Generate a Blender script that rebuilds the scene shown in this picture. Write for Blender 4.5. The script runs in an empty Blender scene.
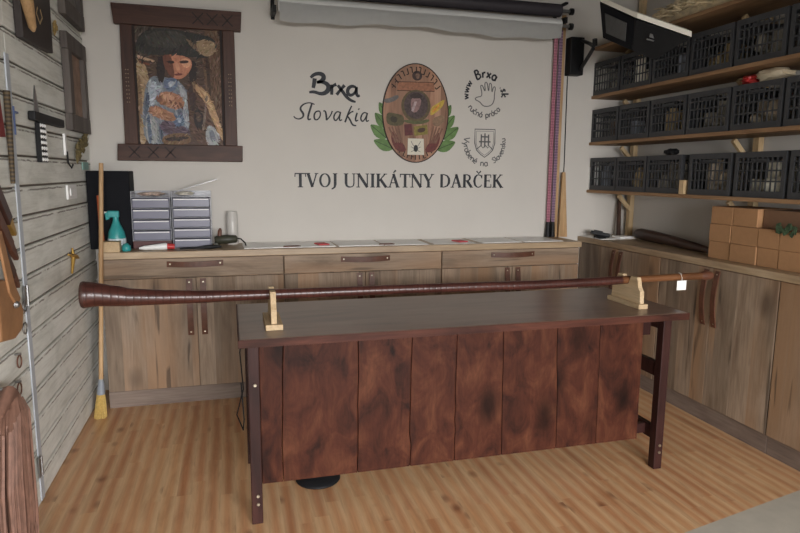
import bpy, bmesh, math, random
from mathutils import Vector, Matrix
random.seed(7)
S = bpy.context.scene
COL = S.collection
PI = math.pi

# ------------------------------------------------------------------ camera
cd = bpy.data.cameras.new('camera'); cam = bpy.data.objects.new('camera', cd); COL.objects.link(cam)
cd.sensor_width = 36.0; cd.lens = 617.0 / 800.0 * 36.0; cd.clip_start = 0.05; cd.clip_end = 60
_d = Vector(((228.9 - 400) / 617, -(172.25 - 266.5) / 617, -1.0)).normalized()
_u = Vector((math.sin(-0.033), math.cos(-0.033), 0))
_x = _d.cross(_u).normalized(); _z = _x.cross(_d)
cam.matrix_world = Matrix(((_x[0], _x[1], _x[2], 0), (_d[0], _d[1], _d[2], 0), (_z[0], _z[1], _z[2], 1.41), (0, 0, 0, 1)))
S.camera = cam

# ------------------------------------------------------------------ light
w = bpy.data.worlds.new('world'); S.world = w; w.use_nodes = True
bg = w.node_tree.nodes['Background']; bg.inputs[0].default_value = (0.80, 0.88, 1.0, 1); bg.inputs[1].default_value = 0.25

def area(name, loc, rot, sx, sy, power, col):
    l = bpy.data.lights.new(name, 'AREA'); l.shape = 'RECTANGLE'; l.size = sx; l.size_y = sy; l.energy = power; l.color = col
    o = bpy.data.objects.new(name, l); COL.objects.link(o); o.location = loc; o.rotation_euler = rot
    return o
# daylight from the street, coming in through the open shop front behind the camera
area('street_daylight', (2.1, -6.5, 2.5), (math.radians(90), 0, 0), 9.0, 2.7, 1700, (1.0, 0.99, 0.985))
vs = S.view_settings
vs.view_transform = 'Standard'; vs.look = 'None'; vs.gamma = 1.0; vs.use_curve_mapping = False
vs.exposure = 0.8

# ------------------------------------------------------------------ mesh helpers
class MB:
    def __init__(s): s.bm = bmesh.new()
    def face(s, pts):
        try: return s.bm.faces.new([s.bm.verts.new(p) for p in pts])
        except ValueError: return None
    def box(s, x0, x1, y0, y1, z0, z1):
        v = [s.bm.verts.new(p) for p in ((x0,y0,z0),(x1,y0,z0),(x1,y1,z0),(x0,y1,z0),(x0,y0,z1),(x1,y0,z1),(x1,y1,z1),(x0,y1,z1))]
        for f in ((3,2,1,0),(4,5,6,7),(0,1,5,4),(1,2,6,5),(2,3,7,6),(3,0,4,7)): s.bm.faces.new([v[i] for i in f])
        return s
    def obox(s, c, ax, ay, az):                    # oriented box: centre and three half vectors
        c = Vector(c); ax, ay, az = Vector(ax), Vector(ay), Vector(az)
        v = [s.bm.verts.new(c + i*ax + j*ay + k*az) for k in (-1,1) for j in (-1,1) for i in (-1,1)]
        for f in ((2,3,1,0),(4,5,7,6),(0,1,5,4),(1,3,7,5),(3,2,6,7),(2,0,4,6)): s.bm.faces.new([v[i] for i in f])
        return s
    def tube(s, pts, rad, n=10, caps=True):
        pts = [Vector(p) for p in pts]
        if not hasattr(rad, '__len__'): rad = [rad]*len(pts)
        rings = []; up = None
        for i, p in enumerate(pts):
            t = (pts[min(i+1, len(pts)-1)] - pts[max(i-1, 0)]).normalized()
            if up is None:
                up = Vector((0,0,1)) if abs(t.z) < .9 else Vector((1,0,0))
            a = t.cross(up)
            if a.length < 1e-6: a = t.cross(Vector((0,1,0)))
            a.normalize(); b = a.cross(t).normalized(); up = b
            rings.append([s.bm.verts.new(p + rad[i]*(math.cos(q)*a + math.sin(q)*b)) for q in [2*PI*k/n for k in range(n)]])
        for r0, r1 in zip(rings, rings[1:]):
            for k in range(n): s.bm.faces.new((r0[k], r0[(k+1)%n], r1[(k+1)%n], r1[k]))
        if caps:
            s.bm.faces.new(rings[0][::-1]); s.bm.faces.new(rings[-1])
        return s
    def lathe(s, prof, c=(0,0,0), n=24):           # prof: (radius, z)
        c = Vector(c); rings = []
        for r, z in prof:
            r = max(r, 1e-4)
            rings.append([s.bm.verts.new(c + Vector((r*math.cos(2*PI*k/n), r*math.sin(2*PI*k/n), z))) for k in range(n)])
        for r0, r1 in zip(rings, rings[1:]):
            for k in range(n): s.bm.faces.new((r0[k], r0[(k+1)%n], r1[(k+1)%n], r1[k]))
        s.bm.faces.new(rings[0][::-1]); s.bm.faces.new(rings[-1])
        return s
    def prism(s, poly, fn, d0, d1):                # poly in 2D, fn(u, v, d) -> 3D
        a = [s.bm.verts.new(fn(u, v, d0)) for u, v in poly]; b = [s.bm.verts.new(fn(u, v, d1)) for u, v in poly]
        n = len(poly)
        s.bm.faces.new(a); s.bm.faces.new(b[::-1])
        for i in range(n): s.bm.faces.new((a[i], b[i], b[(i+1)%n], a[(i+1)%n]))
        return s
    def ribbon(s, pts, wid, fn, d0, d1, closed=False):
        pts = [Vector((p[0], p[1])) for p in pts]; n = len(pts)
        if not hasattr(wid, '__len__'): wid = [wid]*n
        L, R = [], []
        for i, p in enumerate(pts):
            if closed: t = pts[(i+1)%n] - pts[i-1]
            else: t = pts[min(i+1, n-1)] - pts[max(i-1, 0)]
            if t.length < 1e-9: t = Vector((1,0))
            t.normalize(); nn = Vector((-t.y, t.x))*wid[i]*.5
            L.append(p+nn); R.append(p-nn)
        v = [[s.bm.verts.new(fn(q.x, q.y, d)) for q in (L[i], R[i]) for d in (d0, d1)] for i in range(n)]
        rng = range(n) if closed else range(n-1)
        for i in rng:
            a, b = v[i], v[(i+1)%n]
            s.bm.faces.new((a[0], b[0], b[2], a[2])); s.bm.faces.new((a[1], a[3], b[3], b[1]))
            s.bm.faces.new((a[0], a[1], b[1], b[0])); s.bm.faces.new((a[2], b[2], b[3], a[3]))
        if not closed:
            s.bm.faces.new((v[0][0], v[0][2], v[0][3], v[0][1])); s.bm.faces.new((v[-1][0], v[-1][1], v[-1][3], v[-1][2]))
        return s

def obj(name, mb, m, parent=None, bevel=0, smooth=False, seg=2, sub=0):
    me = bpy.data.meshes.new(name)
    bmesh.ops.recalc_face_normals(mb.bm, faces=mb.bm.faces[:])
    if parent is not None:                           # shapes are written in room metres; store them relative to the thing
        l = Vector((0,0,0)); p = parent
        while p is not None: l += p.location; p = p.parent
        bmesh.ops.translate(mb.bm, verts=mb.bm.verts[:], vec=-l)
        off = Vector((0,0,0))
    else:                                            # a thing that is one mesh: origin at the middle of its base
        xs = [v.co for v in mb.bm.verts]
        off = Vector((sum((min(v[i] for v in xs), max(v[i] for v in xs)))/2 for i in range(2)).__iter__().__class__ and ((min(v.x for v in xs)+max(v.x for v in xs))/2, (min(v.y for v in xs)+max(v.y for v in xs))/2, min(v.z for v in xs)))
        bmesh.ops.translate(mb.bm, verts=mb.bm.verts[:], vec=-off)
    if smooth:
        for f in mb.bm.faces: f.smooth = True
    mb.bm.to_mesh(me); mb.bm.free()
    if smooth:
        try: me.set_sharp_from_angle(angle=math.radians(50))
        except Exception: pass
    o = bpy.data.objects.new(name, me); COL.objects.link(o); o.location = off
    if parent is not None: o.parent = parent
    if m: me.materials.append(m)
    if bevel:
        b = o.modifiers.new('bevel', 'BEVEL'); b.width = bevel; b.segments = seg; b.limit_method = 'ANGLE'; b.angle_limit = math.radians(40)
    if sub:
        b = o.modifiers.new('sub', 'SUBSURF'); b.levels = sub; b.render_levels = sub
    return o
def thing(name, label, cat, loc, group=None):
    o = bpy.data.objects.new(name, None); COL.objects.link(o); o.location = loc; o.empty_display_size = .05
    o['label'] = label; o['category'] = cat
    if group: o['group'] = group
    return o
def tag(o, label, cat, group=None, kind=None):
    o['label'] = label; o['category'] = cat
    if group: o['group'] = group
    if kind: o['kind'] = kind
    return o
def struct(name, mb, m, **k):
    o = obj(name, mb, m, **k)
    if k.get('parent') is None: o['kind'] = 'structure'
    return o
def copy_tree(o, parent=None):
    c = o.copy(); COL.objects.link(c)
    if parent is not None: c.parent = parent
    for ch in list(o.children): copy_tree(ch, c)
    return c
def chaikin(p, n=2, closed=True):
    for _ in range(n):
        q = []
        m = len(p)
        for i in range(m if closed else m-1):
            a, b = p[i], p[(i+1)%m]
            q += [(a[0]*.75+b[0]*.25, a[1]*.75+b[1]*.25), (a[0]*.25+b[0]*.75, a[1]*.25+b[1]*.75)]
        p = q if closed else [p[0]] + q + [p[-1]]
    return p
def srgb(r, g, b):
    f = lambda c: (c/255/12.92 if c <= 10 else ((c/255+.055)/1.055)**2.4)
    return (f(r), f(g), f(b), 1)

# ------------------------------------------------------------------ materials
class NT:
    def __init__(s, name):
        s.m = bpy.data.materials.new(name); s.m.use_nodes = True; s.t = s.m.node_tree; s.b = s.t.nodes['Principled BSDF']
    def n(s, typ, **k):
        x = s.t.nodes.new(typ)
        for a, v in k.items(): setattr(x, a, v)
        return x
    def l(s, a, b): s.t.links.new(a, b)
    def put(s, sock, v):
        if isinstance(v, bpy.types.NodeSocket): s.l(v, sock)
        else: sock.default_value = v
    def math(s, op, a, b=0.0, c=0.0):
        x = s.n('ShaderNodeMath', operation=op); s.put(x.inputs[0], a); s.put(x.inputs[1], b); s.put(x.inputs[2], c); return x.outputs[0]
    def coord(s, rnd=True):
        tc = s.n('ShaderNodeTexCoord').outputs['Object']
        if not rnd: return tc
        oi = s.n('ShaderNodeObjectInfo').outputs['Random']
        sc = s.n('ShaderNodeVectorMath', operation='SCALE'); sc.inputs[0].default_value = (13.1, 7.7, 5.3); s.l(oi, sc.inputs['Scale'])
        ad = s.n('ShaderNodeVectorMath', operation='ADD'); s.l(tc, ad.inputs[0]); s.l(sc.outputs[0], ad.inputs[1]); return ad.outputs[0]
    def map(s, v, scale=(1,1,1), loc=(0,0,0)):
        x = s.n('ShaderNodeMapping'); s.l(v, x.inputs[0]); x.inputs['Scale'].default_value = scale; x.inputs['Location'].default_value = loc; return x.outputs[0]
    def noise(s, v, scale, detail=4, rough=.55, dist=0.0):
        x = s.n('ShaderNodeTexNoise'); s.l(v, x.inputs['Vector']); x.inputs['Scale'].default_value = scale; x.inputs['Detail'].default_value = detail
        x.inputs['Roughness'].default_value = rough; x.inputs['Distortion'].default_value = dist; return x.outputs['Fac']
    def ramp(s, f, stops, interp='LINEAR'):
        x = s.n('ShaderNodeValToRGB'); r = x.color_ramp; r.interpolation = interp
        while len(r.elements) < len(stops): r.elements.new(.5)
        for e, (p, c) in zip(r.elements, stops):
            e.position = p; e.color = c if hasattr(c, '__len__') else (c, c, c, 1)
        s.l(f, x.inputs[0]); return x.outputs[0]
    def mix(s, f, a, b, mode='MIX'):
        x = s.n('ShaderNodeMix', data_type='RGBA', blend_type=mode); s.put(x.inputs[0], f); s.put(x.inputs[6], a); s.put(x.inputs[7], b); return x.outputs[2]
    def bump(s, h, strength=.2, dist=.004):
        x = s.n('ShaderNodeBump'); x.inputs['Strength'].default_value = strength; x.inputs['Distance'].default_value = dist; s.l(h, x.inputs['Height']); s.l(x.outputs[0], s.b.inputs['Normal'])
    def sep(s, v):
        x = s.n('ShaderNodeSeparateXYZ'); s.l(v, x.inputs[0]); return x.outputs
    def white(s, a, b=None):
        if b is None:
            x = s.n('ShaderNodeTexWhiteNoise', noise_dimensions='1D'); s.put(x.inputs['W'], a)
        else:
            c = s.n('ShaderNodeCombineXYZ'); s.put(c.inputs[0], a); s.put(c.inputs[1], b)
            x = s.n('ShaderNodeTexWhiteNoise', noise_dimensions='2D'); s.l(c.outputs[0], x.inputs['Vector'])
        return x.outputs['Value']
    def done(s, color, rough=.5, metal=0.0, spec=.5):
        s.put(s.b.inputs['Base Color'], color); s.put(s.b.inputs['Roughness'], rough); s.b.inputs['Metallic'].default_value = metal
        s.b.inputs['Specular IOR Level'].default_value = spec; return s.m

def plain(name, c, rough=.5, metal=0.0, var=.12, scale=30, spec=.5, bump=0):
    t = NT(name); v = t.coord(); f = t.noise(v, scale, 5)
    d = tuple(x*(1-var) for x in c[:3]) + (1,); e = tuple(min(1, x*(1+var)) for x in c[:3]) + (1,)
    if bump: t.bump(f, bump, .003)
    return t.done(t.ramp(f, [(.3, d), (.7, e)]), rough, metal, spec)

def wood(name, dark, mid, light, grain='z', across=None, plank=0, fine=.35, crack=0.0, rough=.5, spec=.35, stretch=.06, scale=9, knots=0.0, rnd=True, pv=.35, bump=.15, warm=None, kr=(.05,.16), ct=.66):
    t = NT(name); v = t.coord(rnd); g = 'xyz'.index(grain)
    if plank:
        c = t.sep(v)['xyz'.index(across)]
        idx = t.math('FLOOR', t.math('DIVIDE', c, plank)); r = t.white(idx)
        cmb = t.n('ShaderNodeCombineXYZ'); t.l(t.math('MULTIPLY', r, 9.0), cmb.inputs[g])
        ad = t.n('ShaderNodeVectorMath', operation='ADD'); t.l(v, ad.inputs[0]); t.l(cmb.outputs[0], ad.inputs[1]); v = ad.outputs[0]
    sc = [1, 1, 1]; sc[g] = stretch*3; vm = t.map(v, tuple(sc))
    n1 = t.noise(vm, scale, 6, .6, .8)
    sc2 = [1, 1, 1]; sc2[g] = stretch; n2 = t.noise(t.map(v, tuple(sc2)), scale*9, 4, .6)
    col = t.ramp(n1, [(.28, dark), (.5, mid), (.72, light)])
    col = t.mix(fine, col, t.ramp(n2, [(.3, (.35,.35,.35,1)), (.6, (1,1,1,1))]), 'MULTIPLY')
    if warm: col = t.mix(t.ramp(t.noise(t.map(vm, (1,1,1), (5,5,5)), 2.6, 3), [(.46, 0), (.62, .7)]), col, warm)
    if plank: col = t.mix(1.0, col, t.ramp(r, [(0, (1-pv,1-pv,1-pv,1)), (1, (1+pv*.4,1+pv*.4,1+pv*.4,1))]), 'MULTIPLY')
    if crack:
        sc3 = [1, 1, 1]; sc3[g] = .09; n3 = t.noise(t.map(v, tuple(sc3), (3.3, 1.7, 9.1)), 14, 3, .5, .6)
        col = t.mix(t.math('MULTIPLY', t.ramp(n3, [(ct, 0), (ct+.05, 1)]), crack), col, tuple(x*.28 for x in dark[:3]) + (1,))
    if knots:
        vo = t.n('ShaderNodeTexVoronoi'); sc4 = [1, 1, 1]; sc4[g] = .55; t.l(t.map(v, tuple(sc4)), vo.inputs['Vector']); vo.inputs['Scale'].default_value = 4.5
        col = t.mix(t.math('MULTIPLY', t.ramp(vo.outputs['Distance'], [(kr[0], 1), (kr[1], 0)]), knots), col, tuple(x*.35 for x in dark[:3]) + (1,))
    if bump: t.bump(n2, bump, .002)
    return t.done(col, rough, 0, spec)

def floor_mat():
    t = NT('laminate_strips'); v = t.coord(False); X, Y, Z = t.sep(v); W = .0625
    i = t.math('FLOOR', t.math('DIVIDE', X, W)); ri = t.white(i)
    y2 = t.math('ADD', Y, t.math('MULTIPLY', ri, 3.0)); j = t.math('FLOOR', t.math('DIVIDE', y2, .55)); r = t.white(i, j)
    cmb = t.n('ShaderNodeCombineXYZ'); t.l(X, cmb.inputs[0]); t.l(t.math('ADD', Y, t.math('MULTIPLY', r, 17.0)), cmb.inputs[1]); t.l(t.math('MULTIPLY', r, 5.0), cmb.inputs[2]); vv = cmb.outputs[0]
    n1 = t.noise(t.map(vv, (1, .16, 1)), 16, 5, .6, .8); n2 = t.noise(t.map(vv, (1, .05, 1)), 110, 3)
    base = t.ramp(r, [(0, srgb(182,126,86)), (.35, srgb(198,146,104)), (.7, srgb(204,156,112)), (1, srgb(190,134,94))])
    fx = t.math('ADD', t.math('FRACT', t.math('DIVIDE', X, W)), t.math('MULTIPLY', t.math('SUBTRACT', t.noise(t.map(vv, (1, .12, 1)), 7, 3), .5), .9))
    sap = t.ramp(fx, [(.0, .62), (.18, .42), (.4, 0), (.6, 0), (.85, .5), (1, .68)])
    base = t.mix(sap, base, srgb(216,186,146))
    base = t.mix(.5, base, t.ramp(n1, [(.3, (.62,.52,.45,1)), (.55, (1,1,1,1)), (.75, (1.05,1.05,1.02,1))]), 'MULTIPLY')
    base = t.mix(.25, base, t.ramp(n2, [(.3, (.5,.45,.4,1)), (.6, (1,1,1,1))]), 'MULTIPLY')
    vo = t.n('ShaderNodeTexVoronoi'); t.l(t.map(vv, (1, .6, 1)), vo.inputs['Vector']); vo.inputs['Scale'].default_value = 7.5
    n3 = t.noise(vv, 5, 2); k = t.math('MULTIPLY', t.ramp(vo.outputs['Distance'], [(.06, 1), (.22, 0)]), t.ramp(n3, [(.42, 0), (.54, .75)]))
    base = t.mix(k, base, srgb(112,64,40))
    return t.done(base, .34, 0, .5)

def whitewash():
    t = NT('whitewashed_boards'); v = t.coord(False); Z = t.sep(v)[2]
    r = t.white(t.math('FLOOR', t.math('DIVIDE', Z, .1225)))
    cmb = t.n('ShaderNodeCombineXYZ'); t.l(t.math('MULTIPLY', r, 11.0), cmb.inputs[1])
    ad = t.n('ShaderNodeVectorMath', operation='ADD'); t.l(v, ad.inputs[0]); t.l(cmb.outputs[0], ad.inputs[1]); vv = ad.outputs[0]
    n1 = t.noise(t.map(vv, (1, .5, 1.2)), 6, 6, .65, .4); n2 = t.noise(t.map(vv, (1, .07, 1)), 60, 4, .6)
    col = t.ramp(n1, [(.3, srgb(205,206,198)), (.5, srgb(228,228,221)), (.7, srgb(238,238,232))])
    col = t.mix(.35, col, t.ramp(n2, [(.3, (.6,.58,.55,1)), (.55, (1,1,1,1))]), 'MULTIPLY')
    fz = t.math('FRACT', t.math('DIVIDE', Z, .1225)); wob = t.math('MULTIPLY', t.math('SUBTRACT', t.noise(t.map(vv, (1, 3, .2)), 4, 3), .5), .10)
    d = t.math('ABSOLUTE', t.math('SUBTRACT', t.math('ADD', fz, wob), .85))
    broken = t.ramp(t.noise(t.map(vv, (1, 1.5, .1)), 5, 4, .7), [(.38, 0), (.5, .75)])
    line = t.math('MULTIPLY', t.math('LESS_THAN', d, .03), broken)
    col = t.mix(line, col, srgb(110,102,94))
    t.bump(n2, .2, .003)
    return t.done(col, .75, 0, .2)

M = {}
M['wall'] = plain('white_wall_paint', srgb(205,200,193), .85, var=.02, scale=3, spec=.2)
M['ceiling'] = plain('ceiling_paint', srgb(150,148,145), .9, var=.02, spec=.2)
M['floor'] = floor_mat()
M['tile'] = plain('entrance_tile', srgb(176,170,158), .6, var=.06, scale=12)
M['boards'] = whitewash()
M['dark_gap'] = plain('dark_backing', srgb(120,110,100), .9)
M['trim'] = plain('pale_metal_strip', srgb(186,192,200), .5, 0.0, var=.06)
oak = dict(dark=srgb(118,98,82), mid=srgb(150,130,110), light=srgb(168,148,129))
M['oak_z_x'] = wood('oak_doors_back', grain='z', across='x', plank=.13, crack=.7, ct=.645, knots=.6, kr=(.08,.26), pv=.3, rough=.6, warm=srgb(168,130,96), **oak)
M['oak_z_y'] = wood('oak_doors_side', grain='z', across='y', plank=.13, crack=.7, ct=.645, knots=.6, kr=(.08,.26), pv=.3, rough=.6, warm=srgb(168,130,96), **oak)
M['oak_x'] = wood('oak_along_x', grain='x', crack=.6, knots=.5, kr=(.08,.26), rough=.6, warm=srgb(168,130,96), **oak)
M['oak_y'] = wood('oak_along_y', grain='y', crack=.4, knots=.2, rough=.6, **oak)
M['oak_top_x'] = wood('oak_top_along_x', srgb(146,122,96), srgb(172,148,118), srgb(186,164,136), grain='x', crack=.3, rough=.42, spec=.5)
M['oak_top_y'] = wood('oak_top_along_y', srgb(146,122,96), srgb(172,148,118), srgb(186,164,136), grain='y', crack=.3, rough=.42, spec=.5)
M['plinth_x'] = wood('oak_plinth_x', srgb(98,84,76), srgb(124,108,98), srgb(136,122,110), grain='x', rough=.6)
M['plinth_y'] = wood('oak_plinth_y', srgb(98,84,76), srgb(124,108,98), srgb(136,122,110), grain='y', rough=.6)
desk = dict(dark=srgb(34,18,15), mid=srgb(70,37,26), light=srgb(92,55,38))
M['desk_panel'] = wood('stained_panel_boards', grain='z', stretch=.2, scale=10, fine=.35, crack=.35, knots=.8, kr=(.08,.3), rough=.5, spec=.12, **desk)
M['desk_top'] = wood('stained_table_top', srgb(92,70,58), srgb(118,92,78), srgb(130,104,90), grain='x', rough=.3, spec=.6, fine=.3, bump=.05)
M['desk_edge'] = wood('stained_edge', srgb(44,25,20), srgb(74,42,33), srgb(96,57,43), grain='x', rough=.5, spec=.15)
M['desk_leg'] = wood('stained_legs', srgb(36,20,18), srgb(52,29,26), srgb(64,38,33), grain='z', rough=.45, spec=.2)
M['leather'] = plain('brown_leather', srgb(92,56,40), .5, var=.25, scale=25, bump=.2)
M['leather_dark'] = plain('dark_brown_leather', srgb(62,38,32), .45, var=.25, scale=30)
M['tan_leather'] = plain('tan_leather', srgb(156,114,78), .6, var=.15, scale=14)
M['stud'] = plain('metal_stud', srgb(190,180,160), .3, .9)
M['steel'] = plain('steel', srgb(150,150,150), .35, .9)
M['black'] = plain('black_plastic', srgb(24,24,26), .5, spec=.25)
M['black_sat'] = plain('black_cabinet', srgb(20,21,26), .7, spec=.15)
M['crate'] = plain('crate_plastic', srgb(56,57,60), .55)
M['pine'] = wood('pale_pine', srgb(180,150,110), srgb(205,178,138), srgb(218,194,156), grain='z', rough=.6, scale=14)
M['pine_y'] = wood('shelf_pine', srgb(122,92,66), srgb(152,118,86), srgb(168,134,100), grain='y', rough=.6)
M['plywood'] = wood('plywood_stand', srgb(176,148,114), srgb(196,170,134), srgb(208,184,150), grain='y', rough=.65, scale=14)
M['stick'] = wood('pale_handle', srgb(164,128,90), srgb(190,154,112), srgb(206,172,130), grain='z', rough=.5, scale=14)
M['card'] = plain('cardboard', srgb(168,126,88), .85, var=.05, scale=40)
M['card_shaded'] = plain('shaded_cardboard', srgb(118,88,66), .85, var=.06, scale=30)  # darker card tone paints the shade at the right of the top row
M['paper'] = plain('white_paper', srgb(240,239,236), .35, var=.01)
M['red_print'] = plain('red_print', srgb(196,72,76), .7, var=.05)
M['frame'] = wood('dark_carved_frame', srgb(52,34,27), srgb(74,48,38), srgb(90,60,48), grain='z', rough=.5, scale=10)
M['frame_x'] = wood('dark_carved_frame_rails', srgb(52,34,27), srgb(74,48,38), srgb(90,60,48), grain='x', rough=.5, scale=10)
M['grey_frame'] = wood('grey_brown_frame', srgb(70,64,60), srgb(96,88,84), srgb(112,104,98), grain='z', rough=.6)
M['carve'] = plain('carved_lines', srgb(34,20,16), .7)
M['ink'] = plain('black_lettering', srgb(36,38,46), .6, var=.08)
M['ink_grey'] = plain('grey_lettering', srgb(96,95,96), .6, var=.08)
M['white_roll'] = plain('white_vinyl_roll', srgb(206,206,204), .6, var=.02)
M['dark_roll'] = plain('dark_vinyl_roll', srgb(48,44,50), .6)
M['teal'] = plain('teal_plastic', srgb(52,150,150), .35)
M['orange'] = plain('orange_plastic', srgb(190,92,48), .45)
M['white_pl'] = plain('white_plastic', srgb(240,240,238), .4, var=.01)
M['red_pl'] = plain('red_plastic', srgb(186,52,52), .4)
M['olive'] = plain('dark_olive_plastic', srgb(58,58,46), .5)
M['yellow'] = plain('yellow_bristles', srgb(190,160,92), .8, var=.2, scale=90)
M['ferrule'] = plain('grey_blue_collar', srgb(132,138,146), .5)
M['gold'] = plain('brass', srgb(186,150,78), .4, .7)
M['wool'] = plain('beige_fleece', srgb(226,206,170), .95, var=.25, scale=18, bump=.4)
M['fringe'] = plain('brown_leather_strips', srgb(116,84,70), .65, var=.3, scale=20)
M['green'] = plain('dark_green_foil', srgb(60,82,58), .5, var=.5, scale=60)

def horn_mat():
    t = NT('wrapped_horn'); v = t.coord(False); X = t.sep(v)[0]
    a = t.math('ADD', X, t.math('MULTIPLY', t.noise(v, 12, 3), .012))
    band = t.math('FRACT', t.math('DIVIDE', a, .027)); n = t.noise(t.map(v, (.2, 1, 1)), 40, 5)
    col = t.ramp(n, [(.3, srgb(52,28,24)), (.6, srgb(76,42,36)), (.8, srgb(102,62,50))])
    col = t.mix(t.ramp(band, [(0, .75), (.1, 0), (.9, 0), (1, .75)]), col, srgb(44,20,16))
    t.bump(t.ramp(band, [(0, 0), (.2, 1), (.8, 1), (1, 0)])  , .25, .002)
    return t.done(col, .3, 0, .5)
M['horn'] = horn_mat()
def clear_mat(name, c, alpha, rough=.15):
    t = NT(name); m = t.done(c, rough); t.b.inputs['Alpha'].default_value = alpha; return m
M['acrylic'] = clear_mat('clear_acrylic', srgb(222,224,232), .42)
M['drawer'] = clear_mat('frosted_drawer', srgb(122,122,140), .9, .3)
def band_y(name, cols, w, rough=.7):
    t = NT(name); v = t.coord(False); Z = t.sep(v)[2]
    f = t.math('FRACT', t.math('DIVIDE', Z, w))
    return t.done(t.ramp(f, cols, 'CONSTANT'), rough)
M['pink_tape'] = band_y('pink_bead_chain', [(0, srgb(182,120,134)), (.5, srgb(150,92,110))], .02)
M['mauve_tape'] = band_y('mauve_bead_chain', [(0, srgb(150,120,140)), (.5, srgb(112,88,112))], .02)
M['braid'] = band_y('braided_handle', [(0, srgb(98,82,58)), (.5, srgb(58,48,38))], .016)

# ------------------------------------------------------------------ the room
XL, XR, YB, ZC = -.82, 3.0, 4.22, 2.85
m = MB()
m.face([(XL-.09, 1.362, 0), (XR, 2.158, 0), (XR, YB, 0), (XL-.09, YB, 0)])
struct('floor', m, M['floor'])
m = MB(); m.face([(XL-.1, -2.6, -.004), (XR, -2.6, -.004), (XR, 2.17, -.004), (XL-.1, 1.37, -.004)]); struct('floor_entrance', m, M['tile'])
struct('wall_back', MB().box(XL-.1, XR+.1, YB, YB+.1, 0, ZC), M['wall'])
struct('wall_right', MB().box(XR, XR+.1, -2.6, YB, 0, ZC), M['wall'])
struct('wall_front', MB().box(XL-.1, -.55, -2.7, -2.6, 0, ZC).box(2.5, XR+.1, -2.7, -2.6, 0, ZC).box(-.55, 2.5, -2.7, -2.6, 1.88, ZC), M['wall'])  # unseen; opening and low lintel shaped to dim the back wall's upper part
struct('ceiling', MB().box(XL-.1, XR+.1, -2.6, YB+.1, ZC, ZC+.1), M['ceiling'])
m = MB(); P_ = .1225
for k in range(24):
    z0, z1 = k*P_+.0045, min((k+1)*P_-.0045, ZC)
    for y0, y1 in ((-2.6, 2.802), (2.806, YB)):
        dz = .006 if y0 < 0 else 0
        m.box(XL-.02, XL + random.uniform(-.002, .001), y0, y1, max(0, z0-dz), z1-dz)
wl = struct('wall_left', m, M['boards'], bevel=.006, seg=2)
struct('wall_left_backing', MB().box(XL-.1, XL-.02, -2.6, YB, 0, ZC), M['dark_gap'])
tr = struct('trim_1', MB().box(XL-.0015, XL+.0045, 2.78, 2.825, .01, 1.86), M['trim'], bevel=.002)
for z in (.865, .13):
    h = obj('hinge', MB().box(XL+.0075, XL+.014, 2.748, 2.775, z, z+.085).tube([(XL+.014, 2.777, z), (XL+.014, 2.777, z+.085)], .006, 8), M['steel'], tr)

# ------------------------------------------------------------------ long counter on the back wall
def stud(mb, x, y, z, ax):
    d = Vector((0,-1,0)) if ax == 'y' else Vector((-1,0,0))
    c = Vector((x,y,z)); mb.tube([c, c+d*.004], [.008, .005], 10)
def strap(parent, x, y, z0, z1, axis, horiz=False, half=.13):
    """leather pull strap: two studs and a slightly bowed band"""
    mb = MB(); n = 10
    pts = []
    for i in range(n+1):
        t = i/n; bow = .022*math.sin(PI*t) + .004
        if horiz: pts.append((x-half+2*half*t, y-bow, z0 - .004*math.sin(PI*t)))
        elif axis == 'y': pts.append((x, y-bow, z1+(z0-z1)*t))
        else: pts.append((x-bow, y, z1+(z0-z1)*t))
    W = .017
    for a, b in zip(pts, pts[1:]):
        a, b = Vector(a), Vector(b); c = (a+b)/2; tdir = (b-a)
        wdir = Vector((0,0,1)) if horiz else (Vector((1,0,0)) if axis == 'y' else Vector((0,1,0)))
        nrm = tdir.cross(wdir).normalized()
        mb.obox(c, tdir*.52, wdir*W, nrm*.0025)
    hdl = obj('handle', mb, M['leather'], parent)
    for p in (pts[0], pts[-1]):
        s_ = MB()
        e = Vector(p)
        if horiz: e += Vector((.018 if p is pts[0] else -.018, -.003, 0)); stud(s_, e.x, e.y, e.z, 'y')
        elif axis == 'y': e += Vector((0, -.003, -.02 if p is pts[0] else .02)); stud(s_, e.x, e.y, e.z, 'y')
        else: e += Vector((-.003, 0, -.02 if p is pts[0] else .02)); stud(s_, e.x, e.y, e.z, 'x')
        obj('stud', s_, M['stud'], hdl)
FY = 3.86
xs = (-.735, .312, 1.352, 2.385)
names = ('oak base cabinet nearest the whitewashed wall', 'middle oak base cabinet of the back row behind the desk', 'right-hand oak base cabinet of the back row beside the corner')
for i in range(3):
    x0, x1 = xs[i]+.001, xs[i+1]-.001; xm = (x0+x1)/2
    c = thing('base_cabinet', names[i] + ', one drawer over two doors', 'cabinet', (xm, 4.03, 0), 'base cabinets of the back row')
    obj('body', MB().box(x0, x1, FY+.02, 4.212, .1, .905), M['oak_z_x'], c)
    obj('plinth', MB().box(x0, x1, FY+.012, 4.2, 0, .0995), M['plinth_x'], c, .002)
    d = obj('drawer', MB().box(x0+.003, x1-.003, FY, FY+.0195, .788, .9), M['oak_x'], c, .002)
    strap(d, xm, FY, .868, 0, 'y', True, .16)
    for sgn in (-1, 1):
        a, b = (x0+.003, xm-.0015) if sgn < 0 else (xm+.0015, x1-.003)
        d = obj('door', MB().box(a, b, FY, FY+.0195, .104, .782), M['oak_z_x'], c, .002)
        strap(d, xm+sgn*.04, FY, .43, .775, 'y')
tag(obj('worktop', MB().box(-.74, 2.39, 3.842, 4.216, .9055, .945), M['oak_top_x'], None, .003), 'long oak worktop along the white back wall', 'worktop')

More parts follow.
